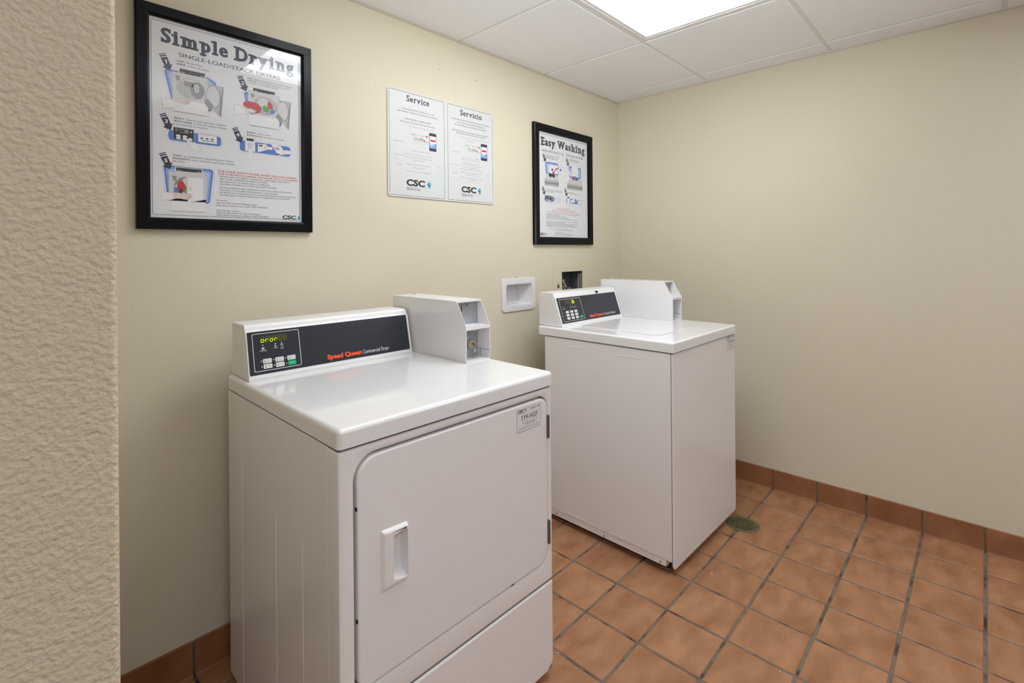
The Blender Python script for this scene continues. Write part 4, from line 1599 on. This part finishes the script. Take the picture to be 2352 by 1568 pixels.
P.poly([(.122, .785), (.150, .785), (.146, .808), (.132, .812)], M['grey'], 9)
P.ell(.206, .842, .0325, .0330, M['grey'], 9, 90, 180)
P.poly([(.132, .842), (.206, .842), (.206, .895), (.132, .895)], M['grey'], 9)
P.poly([(.150, .850), (.156, .812), (.182, .806), (.206, .838), (.200, .862), (.170, .876)], M['red'], 10)
P.poly([(.160, .858), (.178, .842), (.184, .872), (.170, .884)], M['navy'], 11)
P.poly([(.188, .862), (.206, .838), (.206, .870)], M['green'], 11)
P.poly([(.132, .846), (.150, .848), (.166, .880), (.134, .882)], M['blue'], 11)
P.poly([(.211, .787), (.311, .783), (.311, .900), (.212, .917)], M['paper2'], 12)
P.line([(.211, .787), (.311, .783), (.311, .900), (.212, .917)], .0007, M['grey'], 13, True)
P.line([(.306, .786), (.306, .898)], .0005, M['lgrey'], 13)
P.rect(.222, .236, .835, .855, M['pgrey'], 13)
sleeve(P, [(.066, .870), (.120, .872), (.146, .876), (.150, .898), (.118, .908), (.080, .912)], 14)
hand(P, .183, .884, .0180, lay=16)
P.emit('illustration', sheet1, T1)
for (x, y, nmb) in ((.0775, .1755, '1'), (.5545, .199, '2'), (.0775, .4770, '3'), (.5185, .491, '4'), (.0735, .675, '5')):
    P = Print(PW, PH)
    arrow(P, x - .006, y, nmb)
    P.emit('step_arrow', sheet1, T1)

# ---- poster over the washer
t2, sheet2, T2_, PW, PH = framed('framed_poster', 'smaller-looking black-framed washing instruction poster in the corner above the washer', -.8720, -.3330, 1.3100, 1.9665, .0420, 0, 'framed instruction posters')
P = Print(PW, PH)
P.line([(.002, .018), (.998, .018)], .0014, M['navy'], 1)
P.emit('border_line', sheet2, T2_)
P = Print(PW, PH)
P.text('Easy Washing', .046, .945, .122, .0400, M['navy'], 1, serif=True)
P.emit('title', sheet2, T2_)
P = Print(PW, PH)
P.text('HIGH-EFFICIENCY', .064, .435, .184, .0115, M['black'], 1, .004, res=3)
P.text('TOP LOAD WASHER', .535, .909, .184, .0115, M['black'], 1, .004, res=3)
P.ell(.470, .175, .0068, .0078, M['navy'], 1)
P.ell(.470, .175, .0052, .0062, M['paper2'], 2)
P.text('he', .452, .486, .180, .0062, M['navy'], 3, slant=.3)
P.emit('subtitle', sheet2, T2_)
P = Print(PW, PH)
for (tx, x, xr, y) in (('ADD detergent and clothes', .141, .400, .213), ('evenly in drum', .141, .300, .224), ('ADICIONE detergente y ropa', .141, .392, .2345), ('distribuida de manera uniforme', .141, .372, .245),
                       ('LOAD clothes loosely', .604, .764, .2095), ('COLOQUE la ropa holgadamente', .604, .850, .220), ('y cierre bien la tapa', .604, .790, .231),
                       ('SELECT desired cycle and start machine', .128, .440, .5455), ('SELECCIONE el ciclo de lavado deseado', .128, .452, .5575), ('e inicie la maquina', .128, .304, .5685),
                       ('INSERT card or coin', .574, .740, .549), ('INTRODUZCA tarjeta o moneda', .574, .846, .5605)):
    P.text(tx, x, xr, y, .0044, M['black'], 1, .012)
P.emit('instruction_text', sheet2, T2_)
P = Print(PW, PH)
P.text('FOR YOUR SAFETY', .357, .614, .7235, .0056, M['red'], 1, .012)
P.text('PLEASE AVOID THE FOLLOWING', .264, .716, .7415, .0056, M['red'], 1, .012)
P.text('POR SU PROPIA SEGURIDAD, POR FAVOR EVITE LO SIGUIENTE', .168, .817, .7590, .0046, M['red'], 1, .012)
for (tx, xr, y) in (('WASHING ITEMS CONTAINING COOKING OIL, FOAM RUBBER, GASOLINE OR', .820, .7775), ('FLAMMABLE MATERIALS.', .408, .7895), ('REACHING INTO THE WASHER WHILE OPERATING.', .556, .8015),
                    ('ALLOWING CHILDREN TO PLAY ON THE WASHER.', .600, .8135), ('OVERLOADING THE MACHINE OR USING TOO MUCH DETERGENT.', .772, .8260),
                    ('NO LAVE PRENDAS QUE CONTENGAN ACEITE DE COCINA, GOMA ESPUMA,', .784, .8505), ('GASOLINA O CUALQUIER OTRO MATERIAL.', .512, .8625), ('NO INTRODUZCA LAS MANOS EN LA LAVADORA EN FUNCIONAMIENTO.', .795, .8740),
                    ('NO DEJE QUE LOS NIÑOS JUEGUEN EN LA LAVADORA.', .700, .8860), ('NO SOBRECARGUE LA MAQUINA NI USE DETERGENTE EN EXCESO.', .775, .8985)):
    P.text(tx, .136, xr, y, .0044, M['black'], 1, .006)
P.emit('safety_text', sheet2, T2_)
P = Print(PW, PH)
for (tx, x, xr, y) in (('For service', .206, .290, .9215), ('use the CSC Service Request App', .312, .576, .9215), ('visit www.cscsw.com or call 1-877-264-6622', .312, .655, .9340),
                       ('Para solicitar servicio', .307, .480, .9560), ('utilice la aplicación CSC Service Request', .307, .612, .9690), ('visite www.cscsw.com o llame 1-877-264-6622', .307, .665, .9825)):
    P.text(tx, x, xr, y, .0044, M['black'], 1, .010)
P.emit('service_text', sheet2, T2_)
P = Print(PW, PH)
P.rect(.001, .170, .950, .999, M['paper2'], 1)
csc_mark(P, .003, .142, .983, .0125, 'black', 3, gem=False)
P.emit('company_logo', sheet2, T2_)


def mini_washer(P, x0, x1, yb, ylid, lidx0, lidx1):
    w = x1 - x0
    P.poly([(x0 + w * .14, yb - .115), (x1 - w * .02, yb - .115), (x1, yb - .058), (x0, yb - .058)], M['pgrey'], 7)
    P.rect(x0, x1, yb - .058, yb - .040, M['lgrey'], 7)
    P.rect(x0, x1, yb - .040, yb - .018, M['grey'], 7)
    P.rect(x0, x1, yb - .018, yb, M['lgrey'], 7)
    P.line([(x0, yb - .058), (x1, yb - .058)], .0010, M['grey'], 8)
    P.rect(lidx0, lidx1, ylid, yb - .126, M['paper2'], 8)
    P.outline(lidx0, lidx1, ylid, yb - .126, .0006, M['grey'], 9)


P = Print(PW, PH)
blob(P, [(.118, .270), (.392, .268), (.392, .402), (.133, .406)])
mini_washer(P, .112, .388, .507, .296, .196, .376)
P.ell(.225, .402, .0140, .0105, M['black'], 10)
P.ell(.285, .402, .0140, .0105, M['navy'], 10)
P.ell(.262, .345, .0070, .0070, M['navy'], 10)
P.line([(.390, .318), (.330, .335), (.285, .375)], .0060, M['red'], 11)
P.poly([(.262, .395), (.305, .378), (.268, .360)], M['red'], 11)
P.poly([(.262, .318), (.330, .300), (.398, .318), (.330, .345)], M['paper2'], 10)
P.text('POD', .410, .480, .312, .0068, M['grey'], 2)
P.ell(.430, .334, .0062, .0062, M['navy'], 2)
P.emit('illustration', sheet2, T2_)
P = Print(PW, PH)
blob(P, [(.587, .270), (.868, .270), (.862, .402), (.600, .402)])
mini_washer(P, .560, .890, .516, .262, .660, .793)
P.ell(.728, .395, .0330, .0125, M['lgrey'], 10)
P.ell(.690, .394, .0130, .0105, M['red'], 11)
P.ell(.732, .392, .0150, .0115, M['blue'], 12)
P.ell(.770, .398, .0120, .0090, M['navy'], 11)
P.poly([(.575, .300), (.600, .318), (.655, .372), (.640, .382), (.590, .345)], M['paper2'], 12)
P.line([(.575, .300), (.600, .318), (.655, .372), (.640, .382), (.590, .345)], .0005, M['lgrey'], 13, True)
P.emit('illustration', sheet2, T2_)
P = Print(PW, PH)
blob(P, [(.104, .598), (.424, .598), (.424, .664), (.104, .664)], .012, False)
mini_panel(P, .128, .242, .602, .660, '35')
P.rect(.284, .408, .605, .659, M['paper2'], 8)
P.rect(.290, .302, .615, .648, M['black'], 9)
for i in range(3):
    for j in range(3):
        P.rect(.322 + i * .028, .336 + i * .028, .613 + j * .017, .620 + j * .017, M['grey'], 9)
hand(P, .250, .672, .0090, -1, 'paper2', 12)
P.emit('illustration', sheet2, T2_)
P = Print(PW, PH)
blob(P, [(.530, .598), (.878, .598), (.878, .664), (.530, .664)], .012, False)
P.rect(.555, .612, .586, .655, M['paper2'], 8)
P.rect(.562, .606, .592, .604, M['black'], 9)
P.poly([(.628, .604), (.715, .600), (.715, .640), (.628, .655)], M['paper2'], 8)
P.rect(.636, .668, .608, .618, M['navy'], 9)
hand(P, .700, .628, .0085, -1, 'paper2', 11)
P.poly([(.740, .600), (.845, .604), (.878, .640), (.800, .660)], M['paper2'], 8)
P.poly([(.762, .612), (.815, .612), (.830, .626), (.780, .632)], M['lgrey'], 9)
P.poly([(.575, .680), (.580, .652), (.592, .642), (.604, .660), (.602, .682)], M['paper2'], 12)
P.emit('illustration', sheet2, T2_)
for (x, y, nmb) in ((.098, .207, '1'), (.556, .206, '2'), (.080, .522, '3'), (.520, .513, '4')):
    P = Print(PW, PH)
    arrow(P, x - .004, y, nmb, .045, .0175)
    P.emit('step_arrow', sheet2, T2_)

# ---- service sign: one thin plastic sheet printed in two columns
SX0, SX1, SZ0, SZ1 = -1.7625, -1.1665, 1.5045, 1.9480
sw, shh = SX1 - SX0, SZ1 - SZ0
sign = thing('service_sign', 'white bilingual service notice sheet between the two framed posters', 'sign', ((SX0 + SX1) / 2, 0, SZ0))
s = Shape()
s.plate(rrect(-sw / 2, sw / 2, 0, shh, .010, 5), [], .0035, M['sign'], lambda u, v, w: (u, -.005 + w, v))
ssheet = s.obj('sign_sheet', sign)
TS = Matrix.Translation((0, -.005, shh / 2)) @ WT
for (x, z) in ((-sw / 2 + .012, shh - .012), (-sw / 2 + .012, .014), (sw / 2 - .010, .012), (sw / 2 - .010, shh - .010)):
    s = Shape()
    s.lathe([(.0042, -.0050), (.0042, -.0060), (.0028, -.0066)], (x, 0, z), 'y', M['plastic'], 14)
    s.obj('sign_rivet', sign)


def column(x0, x1, lines, name_, yb0, dy):
    P = Print(sw, shh)
    P.outline(x0, x1, .013, .985, .0016, M['navy'], 1, .005)
    P.emit('border_line', ssheet, TS)
    return P


for side in (0, 1):
    a0, a1 = ((.0135, .488), (.5225, .991))[side]
    column(a0, a1, None, '', 0, 0)
    P = Print(sw, shh)
    if side == 0:
        P.text('Service', .155, .350, .093, .0245, M['navy'], 1, serif=True)
    else:
        P.text('Servicio', .647, .874, .098, .0245, M['navy'], 1, serif=True)
    P.emit('title', ssheet, TS)
    P = Print(sw, shh)
    if side == 0:
        L = (('YOUR SATISFACTION IS IMPORTANT TO US', .111, .391, .176, 'black'), ('AND PROPERLY WORKING MACHINES ARE A PRIORITY', .074, .428, .2035, 'black'),
             ('PLEASE REPORT A SERVICE ISSUE', .134, .367, .268, 'navy'), ('FOLLOWING THE EASY TWO-STEP METHOD', .097, .404, .299, 'navy'),
             ('STEP 1', .110, .156, .331, 'red'), (' - Take note of the machine ID number', .160, .391, .331, 'grey'),
             ('STEP 2', .143, .186, .5565, 'red'), ('- Report the service issue by:', .192, .361, .5565, 'grey'),
             ('Using the CSC ServiceWorks Service Request App.', .128, .378, .596, 'grey'), ('Simply scan the barcode, select the issue', .138, .370, .621, 'grey'), ('and click "Submit"', .203, .303, .646, 'grey'),
             ('Using our online service request at', .145, .361, .689, 'grey'), ('www.cscsw.com', .203, .303, .717, 'grey'), ('Calling toll free at 1-877-264-6622', .145, .359, .757, 'grey'),
             ('Download Here', .045, .125, .488, 'grey'), ('CSC Service App', .042, .130, .616, 'grey'))
    else:
        L = (('SU SATISFACCIÓN ES IMPORTANTE PARA NOSOTROS', .559, .957, .1555, 'black'), ('Y EL FUNCIONAMIENTO APROPIADO', .612, .905, .184, 'black'), ('DE LAS MÁQUINAS ES NUESTRA PRIORIDAD', .592, .921, .212, 'black'),
             ('POR FAVOR, REPORTE CUALQUIER PROBLEMA DEL SERVICIO', .564, .948, .2725, 'navy'), ('SIGUIENDO ESTE FÁCIL MÉTODO DE DOS PASOS', .605, .910, .296, 'navy'),
             ('PASO 1', .580, .622, .332, 'red'), ('- Anote el número de identificación (ID number)', .628, .934, .332, 'grey'), ('de la máquina', .708, .802, .357, 'grey'),
             ('PASO 2', .669, .712, .536, 'red'), ('- Reporte el problema', .718, .842, .536, 'grey'), ('de servicio de la siguiente manera:', .655, .856, .556, 'grey'),
             ('Utilizando nuestra aplicación', .672, .845, .592, 'grey'), ('CSC ServiceWorks Service Request', .655, .862, .613, 'grey'), ('escanee el código de barras,', .672, .842, .637, 'grey'), ('seleccione el problema y oprima "Submit"', .636, .880, .659, 'grey'),
             ('Utilizando nuestra solicitud de servicio', .642, .872, .693, 'grey'), ('en línea www.cscsw.com', .690, .832, .715, 'grey'), ('Llame al número de teléfono gratuito a', .644, .875, .7475, 'grey'), ('1-877-264-6622', .716, .808, .770, 'grey'),
             ('Download Here', .565, .640, .492, 'grey'), ('Aplicación de Servicio', .545, .650, .6245, 'grey'), ('SW 001', .925, .972, .782, 'pink'))
    for (tx, xa, xb, y, m_) in L:
        P.text(tx, xa, xb, y, .0058 if m_ in ('black', 'navy') else .0056, M[m_ if m_ != 'red' else 'pink'], 1, .006 if m_ != 'grey' else 0.0)
    bx = ((.030, .475, .283, .784), (.535, .984, .288, .790))[side]
    tl = .10 if side == 0 else .03
    P.line([(bx[0], bx[2]), (bx[0] + .05, bx[2])], .0006, M['lgrey'], 1)
    P.line([(bx[1] - .05, bx[2]), (bx[1], bx[2]), (bx[1], bx[3]), (bx[0], bx[3]), (bx[0], bx[2])], .0006, M['lgrey'], 1)
    P.emit('notice_text', ssheet, TS)
    # machine label, phone with red arrows, laptop and handset
    P = Print(sw, shh)
    q = ((.186, .318, .382, .484, .348, .414, .350, .527), (.694, .832, .388, .491, .861, .931, .354, .534))[side]
    P.outline(q[0], q[1], q[2], q[3], .0007, M['lgrey'], 1, .003)
    csc_mark(P, q[0] + .005, q[0] + .052, q[2] + .022, .0052, 'grey', 1, gem=False)
    P.rect(q[0] + .072, q[1] - .008, q[2] + .012, q[2] + .020, M['lgrey'], 1)
    P.text('123-APP', q[0] + .024, q[1] - .022, q[2] + .066, .0120, M['black'], 1, .0, res=3)
    P.rect(q[0] + .036, q[1] - .036, q[2] + .074, q[2] + .077, M['lgrey'], 1)
    P.line([(q[0] + .004, q[3] - .016), (q[1] - .004, q[3] - .016)], .0006, M['lgrey'], 1)
    x0_, x1_, y0_, y1_ = q[4:]
    P.rect(x0_, x1_, y0_, y1_, M['navy'], 1, .005)
    mw = x1_ - x0_
    hh_ = y1_ - y0_
    P.rect(x0_ + mw * .06, x1_ - mw * .06, y0_ + hh_ * .17, y0_ + hh_ * .56, M['paper2'], 2)
    P.rect(x0_ + mw * .06, x1_ - mw * .06, y0_ + hh_ * .56, y0_ + hh_ * .70, M['lblue'], 2)
    P.rect(x0_ + mw * .06, x1_ - mw * .06, y0_ + hh_ * .70, y0_ + hh_ * .84, M['mblue'], 2)
    P.rect(x0_ + mw * .14, x1_ - mw * .14, y0_ + hh_ * .36, y0_ + hh_ * .47, M['red'], 3)
    P.rect(x0_ + mw * .62, x1_ - mw * .08, y0_ + hh_ * .62, y0_ + hh_ * .66, M['navy'], 3)
    for (ya, yb_, bend) in ((q[2] + .010, y0_ + hh_ * .24, -.010), (q[2] + .055, y0_ + hh_ * .54, .012)):
        xe = q[1] - (.004 if bend < 0 else .026)
        P.line([(x0_ + mw * .2 if bend < 0 else x0_, yb_), ((xe + x0_) / 2 + .008, (ya + yb_) / 2 + bend), (xe + .01, ya + .004)], .0014, M['red'], 4)
        P.poly([(xe, ya), (xe + .020, ya - .004), (xe + .016, ya + .016)], M['red'], 4)
    lx, ly = ((.052, .652), (.552, .656))[side]
    P.line([(lx, ly), (lx + .045, ly), (lx + .054, ly + .048), (lx + .018, ly + .050)], .0007, M['grey'], 1, True)
    P.poly([(lx + .018, ly + .050), (lx + .054, ly + .046), (lx + .078, ly + .053), (lx + .040, ly + .064)], M['pgrey'], 1)
    P.poly([(lx + .022, ly + .050), (lx + .054, ly + .047), (lx + .050, ly + .053)], M['grey'], 2)
    px_, py_ = ((.405, .660), (.908, .668))[side]
    P.line(rpoly([P.c(p) for p in ((px_ + .022, py_), (px_ + .048, py_ + .004), (px_ + .028, py_ + .096), (px_, py_ + .090))], .004), .0007, M['lgrey'], 1, True, False)
    P.line([(px_ + .020, py_ + .012), (px_ + .042, py_ + .014)], .0012, M['grey'], 1)
    P.emit('illustration', ssheet, TS)
    P = Print(sw, shh)
    c0, c1, by = ((.147, .366, .886), (.652, .864, .893))[side]
    csc_mark(P, c0, c1, by, .0245, 'black', 1)
    P.line([(c0 + .003, by + .010), (c1 - .002, by + .010)], .0008, M['grey'], 1)
    P.text('S', c0 + .005, c0 + .022, by + .0440, .0125, M['black'], 1, .008)
    P.text('ERVICE', c0 + .026, c0 + .118, by + .0440, .0098, M['black'], 1, .004)
    P.text('W', c0 + .121, c0 + .148, by + .0440, .0125, M['pgrey'], 1)
    P.text('ORKS', c0 + .150, c1 - .004, by + .0440, .0098, M['pgrey'], 1)
    P.emit('company_logo', ssheet, TS)

# ------------------------------------------------------------------ recessed boxes in the back wall
ob = thing('outlet_box', 'white plastic recessed vent box in the wall between dryer and washer', 'wall box', ((DB[0] + DB[1]) / 2, 0, .9675))
ox, oz = (DB[0] + DB[1]) / 2, .9675
s = Shape()
s.plate(rrect(-1.1150 - ox, -.8610 - ox, .9680 - oz, 1.1365 - oz, (.024, .020, .014, .014), 6),
        [rrect(DB[0] - ox, DB[1] - ox, DB[2] - oz, DB[3] - oz, .007, 4)], .007, M['plastic'], lambda u, v, w: (u, -.007 + w, v), .003)
s.obj('flange', ob)
s = Shape()
a = [(DB[0] - ox, DB[2] - oz), (DB[1] - ox, DB[2] - oz), (DB[1] - ox, DB[3] - oz), (DB[0] - ox, DB[3] - oz)]
bk = [(DB[0] - ox + .006, DB[2] - oz + .010), (DB[1] - ox - .030, DB[2] - oz + .010), (DB[1] - ox - .030, DB[3] - oz - .003), (DB[0] - ox + .006, DB[3] - oz - .003)]
vs = [(u, -.001, v) for u, v in a] + [(u, .075, v) for u, v in bk]
s.raw(vs, [[0, 1, 5, 4], [1, 2, 6, 5], [2, 3, 7, 6], [3, 0, 4, 7], [4, 5, 6, 7]], M['plastic'])
s.raw([(u * 1.02, -.001, v * 1.0) for u, v in a] + [(u * 1.03, .078, v) for u, v in bk], [[4, 5, 1, 0], [5, 6, 2, 1], [6, 7, 3, 2], [7, 4, 0, 3], [7, 6, 5, 4]], M['plastic'])
s.obj('recess', ob)
s = Shape()
s.box(DB[0] - ox + .006, DB[0] - ox + .014, .004, .012, DB[2] - oz + .0015, DB[2] - oz + .010, M['grey'], .001, 1)
s.obj('debris', ob)
s = Shape()
s.box(DB[0] - ox + .02, DB[0] - ox + .10, .022, .0235, DB[2] - oz + .004, DB[2] - oz + .0055, M['lgrey'])
s.obj('debris', ob)

vb = thing('valve_box', 'wall-coloured metal plate with a dark opening and water valves behind the washer', 'valve box', (-.5485, 0, .955))
vx, vz = -.5485, .955
s = Shape()
s.plate([(-.7060 - vx, .958 - vz), (-.3900 - vx, .958 - vz), (-.3900 - vx, 1.190 - vz), (-.7060 - vx, 1.190 - vz)],
        [[(VB[0] - vx, VB[2] - vz), (VB[1] - vx, VB[2] - vz), (VB[1] - vx, VB[3] - vz), (VB[0] - vx, VB[3] - vz)]], .0030, M['wall_plain'],
        lambda u, v, w: (u, -.003 + w, v), .0006)
s.obj('cover_plate', vb)
s = Shape()
x0_, x1_, z0_, z1_ = VB[0] - vx + .0015, VB[1] - vx - .0015, VB[2] - vz + .0015, VB[3] - vz - .0015
D = .095
s.raw([(x0_, 0, z0_), (x1_, 0, z0_), (x1_, 0, z1_), (x0_, 0, z1_), (x0_, D, z0_), (x1_, D, z0_), (x1_, D, z1_), (x0_, D, z1_)],
      [[0, 1, 5, 4], [1, 2, 6, 5], [2, 3, 7, 6], [3, 0, 4, 7], [4, 5, 6, 7]], M['boxdark'])
s.obj('recess', vb)
s = Shape()
s.box(x1_ - .006, x1_ - .0005, .004, .022, z0_, z1_ - .012, M['wood'], .001, 1)
s.obj('raw_edge', vb)
s = Shape()
s.box(x1_ - .0035, x1_ - .0003, .024, .030, z0_, z1_ - .016, M['lgrey'])
s.obj('raw_edge', vb)
for k, xx in enumerate((x0_ + .014, x0_ + .062)):
    s = Shape()
    s.lathe([(.011, -.045), (.011, 0), (.0145, .004), (.0145, .020), (.010, .026), (.009, .040)], (xx, .040, z0_ + .030), 'z', M['brass'], 16)
    s.lathe([(.0150, -.030), (.0165, -.026), (.0165, -.010), (.0150, -.006)], (xx, .030, z0_ + .046), 'y', M['chrome'], 6)
    v = s.obj('water_valve', vb)
    s = Shape()
    TT = Matrix.Translation((xx - .004, .028, z0_ + .084)) @ Matrix.Rotation(R(-40), 4, 'Y')
    s.box(-.0075, .0075, -.003, .003, -.030, .026, M['zinc'], .0025, 2, TT)
    s.lathe([(.0095, -.006), (.0095, .004), (.007, .006)], (0, 0, .020), 'y', M['zinc'], 16, TT)
    s.obj('valve_handle', v)
    s = Shape()
    s.lathe([(.0105, -.012), (.0125, -.009), (.0125, .002), (.0085, .006)], (xx + .012, .012, z0_ + .052), 'y', M['chrome'], 16)
    s.obj('hose_nut', v)
s = Shape()
lx, lz = -.660 - vx, 1.076 - vz
s.lathe([(.0125, -.003), (.0125, -.0042), (.011, -.0050)], (lx, 0, lz), 'y', M['chrome'], 22)
s.box(lx + .000, lx + .006, -.0053, -.0048, lz - .010, lz + .002, M['hole'])
s.box(lx - .008, lx - .003, -.0053, -.0048, lz + .001, lz + .007, M['hole'])
s.obj('plate_lock', vb, label='small round chrome lock left of the opening')
for (x, z) in ((-.632, 1.142), (-.415, 1.145)):
    s = Shape()
    s.lathe([(.0016, -.0036), (.0016, -.002)], (x - vx, 0, z - vz), 'y', M['hole'], 10)
    s.obj('screw_hole', vb)

# ------------------------------------------------------------------ floor drain
dr = thing('floor_drain', 'round bronze floor drain grate set in the tiles beside the washer', 'drain', (-.474, -.929, 0))
s = Shape()
n_ = 40
ringp = [(.0715, 0.0), (.0715, .0012), (.069, .0024), (.056, .0026), (.0545, .0018), (.0545, .0)]
bm = bmesh.new()
rg = [[bm.verts.new((r * math.cos(2 * math.pi * i / n_), r * math.sin(2 * math.pi * i / n_), z)) for i in range(n_)] for r, z in ringp]
for A, B in zip(rg, rg[1:]):
    for i in range(n_):
        bm.faces.new((A[i], A[(i + 1) % n_], B[(i + 1) % n_], B[i]))
bmesh.ops.recalc_face_normals(bm, faces=bm.faces)
s.take(bm, M['drain'], None, True)
s.obj('drain_rim', dr)
s = Shape()
s.lathe([(.0548, .0006), (.0548, .0009)], (0, 0, 0), 'z', M['hole'], 40)
s.obj('drain_shade', dr)  # flat black disc, paints in the darkness below the grate
s = Shape()
for ang in (R(22), R(112)):
    T = Matrix.Rotation(ang, 4, 'Z')
    for i in range(-5, 6):
        y = i * .0098
        hw = math.sqrt(max(.0545 ** 2 - y * y, 0))
        if hw > .006:
            s.box(-hw, hw, y - .0017, y + .0017, .0008 + (.0001 if ang > 1 else 0), .0022 + (.0001 if ang > 1 else 0), M['drain'], 0, 1, T)
s.lathe([(.006, .0009), (.006, .0026)], (0, 0, 0), 'z', M['drain'], 16)
s.obj('drain_grate', dr)

# ------------------------------------------------------------------ scraps of lint on the floor
spots = [(-.924, -.967, .013, .4, 'curved white lint scrap on the tile right of the washer front corner'),
         (-1.066, -.535, .005, 1.1, 'white lint speck on the tile close under the left side of the washer'),
         (-1.465, -.700, .004, .2, 'white lint speck near the right edge of the dryer, upper of two'),
         (-1.455, -.755, .008, .9, 'slanted white lint scrap near the right edge of the dryer, lower of two'),
         (-1.640, -.762, .007, 2.0, 'curled white scrap touching the lower right edge of the dryer'),
         (-1.239, -1.297, .004, 0, 'tiny white speck on the lowest tile row at the bottom of the photo'),
         (-.804, -1.541, .006, 1.5, 'short white scrap lying in the grout toward the lower right corner')]
proto = None
for i, (x, y, L, a, lab) in enumerate(spots):
    s = Shape()
    L *= .65
    pts = [(-L, 0), (-L * .4, L * .22), (L * .3, L * .28), (L, 0)]
    prev = None
    for p, q in zip(pts, pts[1:]):
        dv = Vector((q[0] - p[0], q[1] - p[1]))
        T = Matrix.Translation((p[0], p[1], 0)) @ Matrix.Rotation(math.atan2(dv.y, dv.x), 4, 'Z')
        s.box(0, dv.length, -.0009, .0009, .0002, .0016, M['lint'], .0005, 1, T)
    o = s.obj('lint_scrap')
    o.location = (x, y, 0.0003)
    o.rotation_euler = (0, 0, a)
    tag(o, lab, 'lint', 'lint scraps on the floor')
